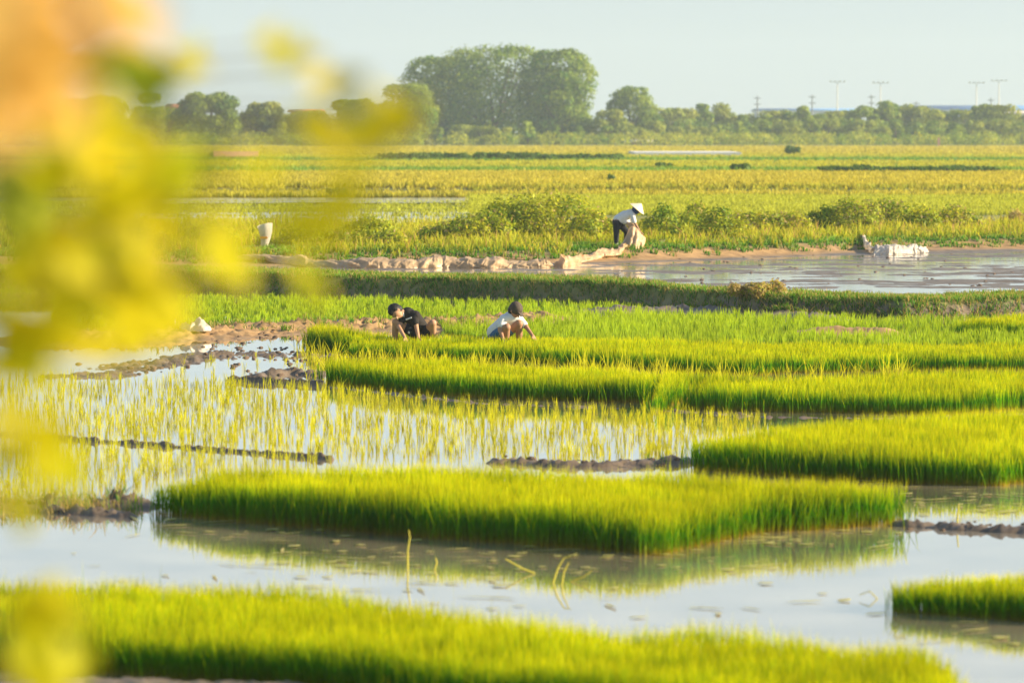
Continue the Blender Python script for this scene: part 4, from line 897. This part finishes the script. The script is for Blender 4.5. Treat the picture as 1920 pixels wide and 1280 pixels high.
for px, py in fl:
    q = at(px, py, 0); o = bpy.data.objects.new('floating_leaf', random.choice(lm)); col.objects.link(o); o.location = (q[0], q[1], .006); s = random.uniform(.6, 1.7); o.scale = (s, s, s); o.rotation_euler = (0, 0, random.gauss(0, .7)); tag(o, 'small leaf scrap floating on the paddy water', 'leaf', 'leaf scraps floating on the water')
M['stalk'] = plain('yellow_stalk', (0.55, 0.50, 0.06), .6, .2, 10)
def stalk(px, py, pts, lab, r=.009):
    q = at(px, py, 0); root = empty('water_stalk', (q[0], q[1], 0)); segs = []
    for k in range(len(pts) - 1): segs.append((pts[k], r * (1 - .22 * k), pts[k + 1], r * (1 - .22 * (k + 1))))
    limb_mesh('stem', segs, root, 'stalk'); tag(root, lab, 'stalk')
stalk(764, 1068, [(0, 0, -.05), (.0, 0, .15), (.02, 0, .27), (.01, 0, .33)], 'upright yellow stalk alone in the water before the central bed', .010)
stalk(812, 1068, [(0, 0, -.03), (.03, 0, .06), (.02, 0, .10)], 'tiny curled shoot right of the upright stalk')
stalk(1034, 1092, [(0, 0, -.03), (.05, 0, .12), (.10, 0, .20), (.16, 0, .21)], 'bent yellow stalk arching over the water below the central bed', .010)
stalk(1052, 1096, [(0, 0, -.03), (.02, 0, .10), (.06, 0, .18)], 'second bent stalk beside the arching one', .009)
stalk(980, 1075, [(.1, 0, .0), (.0, 0, .04), (-.14, 0, .12)], 'slanting green stalk left of the arching one', .010)
stalk(1070, 1090, [(0, 0, .0), (.1, .0, .04), (.17, 0, .09)], 'short stalk leaning right beside the arching one', .009)
stalk(1795, 985, [(0, 0, 0), (.0, 0, .1), (.01, 0, .2)], 'thin stalk standing in the ridge at the right edge', .010)
stalk(1210, 1040, [(0, 0, -.02), (.0, 0, .08)], 'short yellow shoot at the corner of the central bed', .010)
stalk(1650, 1122, [(0, 0, -.02), (-.08, 0, .06), (-.16, 0, .03)], 'dark broken stem in the water left of the low bed', .005)
stalk(1418, 1192, [(0, 0, -.02), (-.10, .02, .03), (-.04, 0, .0)], 'dark bent twig in the open water', .005)

# ------------------------------------------------------------------ near shrub, out of focus
def near_shrub():
    root = empty('near_shrub', (-1.35, 4.9, 1.8))
    groups = [  # px, py, rx, ry, n, Y, kind
        (90, 45, 130, 85, 22, 3.3, 'o'), (30, 180, 75, 95, 18, 3.3, 'o'), (210, 20, 50, 40, 5, 3.3, 'o'), (0, 60, 70, 120, 16, 3.2, 'o'), (120, 160, 60, 50, 5, 3.3, 'o'),
        (235, 150, 60, 36, 12, 5.4, 'g'), (360, 112, 26, 14, 3, 5.4, 'y'), (280, 130, 30, 20, 4, 5.4, 'y'), (490, 88, 36, 24, 5, 5.2, 'y'), (545, 120, 40, 20, 3, 5.0, 'y'), (630, 155, 40, 14, 2, 4.8, 'y'),
        (170, 240, 110, 60, 30, 5.0, 'y'), (150, 350, 130, 80, 30, 4.8, 'y'), (60, 400, 60, 70, 14, 5.0, 'g'), (130, 480, 40, 50, 8, 5.2, 'g'), (40, 340, 40, 40, 6, 5.4, 'g'), (260, 330, 80, 90, 22, 4.8, 'y'), (220, 460, 110, 80, 26, 4.8, 'y'), (60, 560, 80, 90, 26, 4.8, 'y'), (230, 570, 110, 80, 26, 4.8, 'y'), (120, 660, 110, 50, 18, 4.8, 'y'),
        (90, 540, 30, 90, 5, 5.3, 'g'), (420, 300, 90, 50, 9, 4.4, 'y'), (630, 260, 90, 34, 7, 4.4, 'y'), (745, 212, 36, 22, 5, 5.0, 'y'), (720, 240, 50, 24, 3, 4.4, 'y'), (400, 400, 70, 50, 5, 4.2, 'y'), (400, 500, 60, 40, 6, 4.6, 'y'), (450, 530, 26, 34, 4, 5.2, 'y'), (612, 525, 40, 26, 4, 5.0, 'y'), (590, 395, 60, 40, 2, 4.0, 'y'),
        (40, 830, 60, 60, 10, 5.0, 'y'), (100, 880, 60, 50, 8, 5.0, 'y'), (20, 720, 40, 60, 6, 5.0, 'y'), (60, 950, 60, 20, 4, 5.2, 'y'), (50, 1150, 80, 60, 12, 5.0, 'y'), (100, 1240, 80, 50, 12, 5.0, 'y')]
    for kd, name in (('y', 'yellow_leaves'), ('o', 'orange_leaves'), ('g', 'shaded_leaves')):
        V = []; HR = []; F = []
        for px, py, rx, ry, n, Y, k in groups:
            if k != kd: continue
            n = max(2, int(n * (.72 if k == 'y' else 1)))
            for _ in range(n):
                y = Y * .86 + random.uniform(-.2, .25); a = random.uniform(0, 6.28); q = math.sqrt(random.random()); c = Vector(atd(px + math.cos(a) * q * rx, py + math.sin(a) * q * ry, y)) - Vector(root.location)
                L = random.uniform(.026, .044); d = Vector((random.gauss(0, 1), random.gauss(0, .5), random.gauss(-.4, .6))).normalized(); nn = Vector((random.gauss(.9, .5), random.gauss(-.6, .5), random.gauss(.4, .4))).normalized(); s = d.cross(nn).normalized(); nn = s.cross(d); b = len(V)
                for t, wv in ((-1, 0), (-.5, .42), (0, .55), (.5, .36), (1, 0)):
                    for sd_ in ((-1, 0, 1) if wv else (0,)): V.append(c + d * L * t + s * L * wv * sd_ - nn * L * (.12 * t * t + (0.0 if sd_ else .1) * bool(wv)))
                f = [(0, 1, 2), (0, 2, 3), (1, 4, 5, 2), (2, 5, 6, 3), (4, 7, 8, 5), (5, 8, 9, 6), (7, 10, 8), (8, 10, 9)]
                F += [tuple(b + i for i in t) for t in f]; r1 = random.random(); r2 = random.random(); HR += [(r1, r2, 0)] * 11
        flat = [i for t in F for i in t]; mesh_np(name, [tuple(v) for v in V], flat, M[{'y': 'fgleaf', 'o': 'fgorange', 'g': 'fgshaded'}[kd]], root, smooth=True, attrs={'hr': HR}, sizes=[len(t) for t in F])
    segs = []; o0 = Vector(root.location)
    base = Vector((0, 0, -.02)); forks = [Vector((.15, .0, .9)), Vector((.3, -.1, 1.35)), Vector((.35, 0, 1.75))]
    segs.append((base, .02, forks[0], .014)); segs.append((forks[0], .014, forks[1], .010)); segs.append((forks[1], .010, forks[2], .007))
    for px, py, rx, ry, n, Y, k in groups:
        t = Vector(atd(px, py, Y)) - o0; fk = min(forks, key=lambda q: (q - t).length); mid = (fk + t) / 2 + Vector((0, 0, .04)); segs += [(fk, .005, mid, .003), (mid, .003, t, .0015)]
    limb_mesh('branches', segs, root); tag(root, 'out of focus yellow and orange leaved shrub close to the lens at the left', 'shrub')
near_shrub()
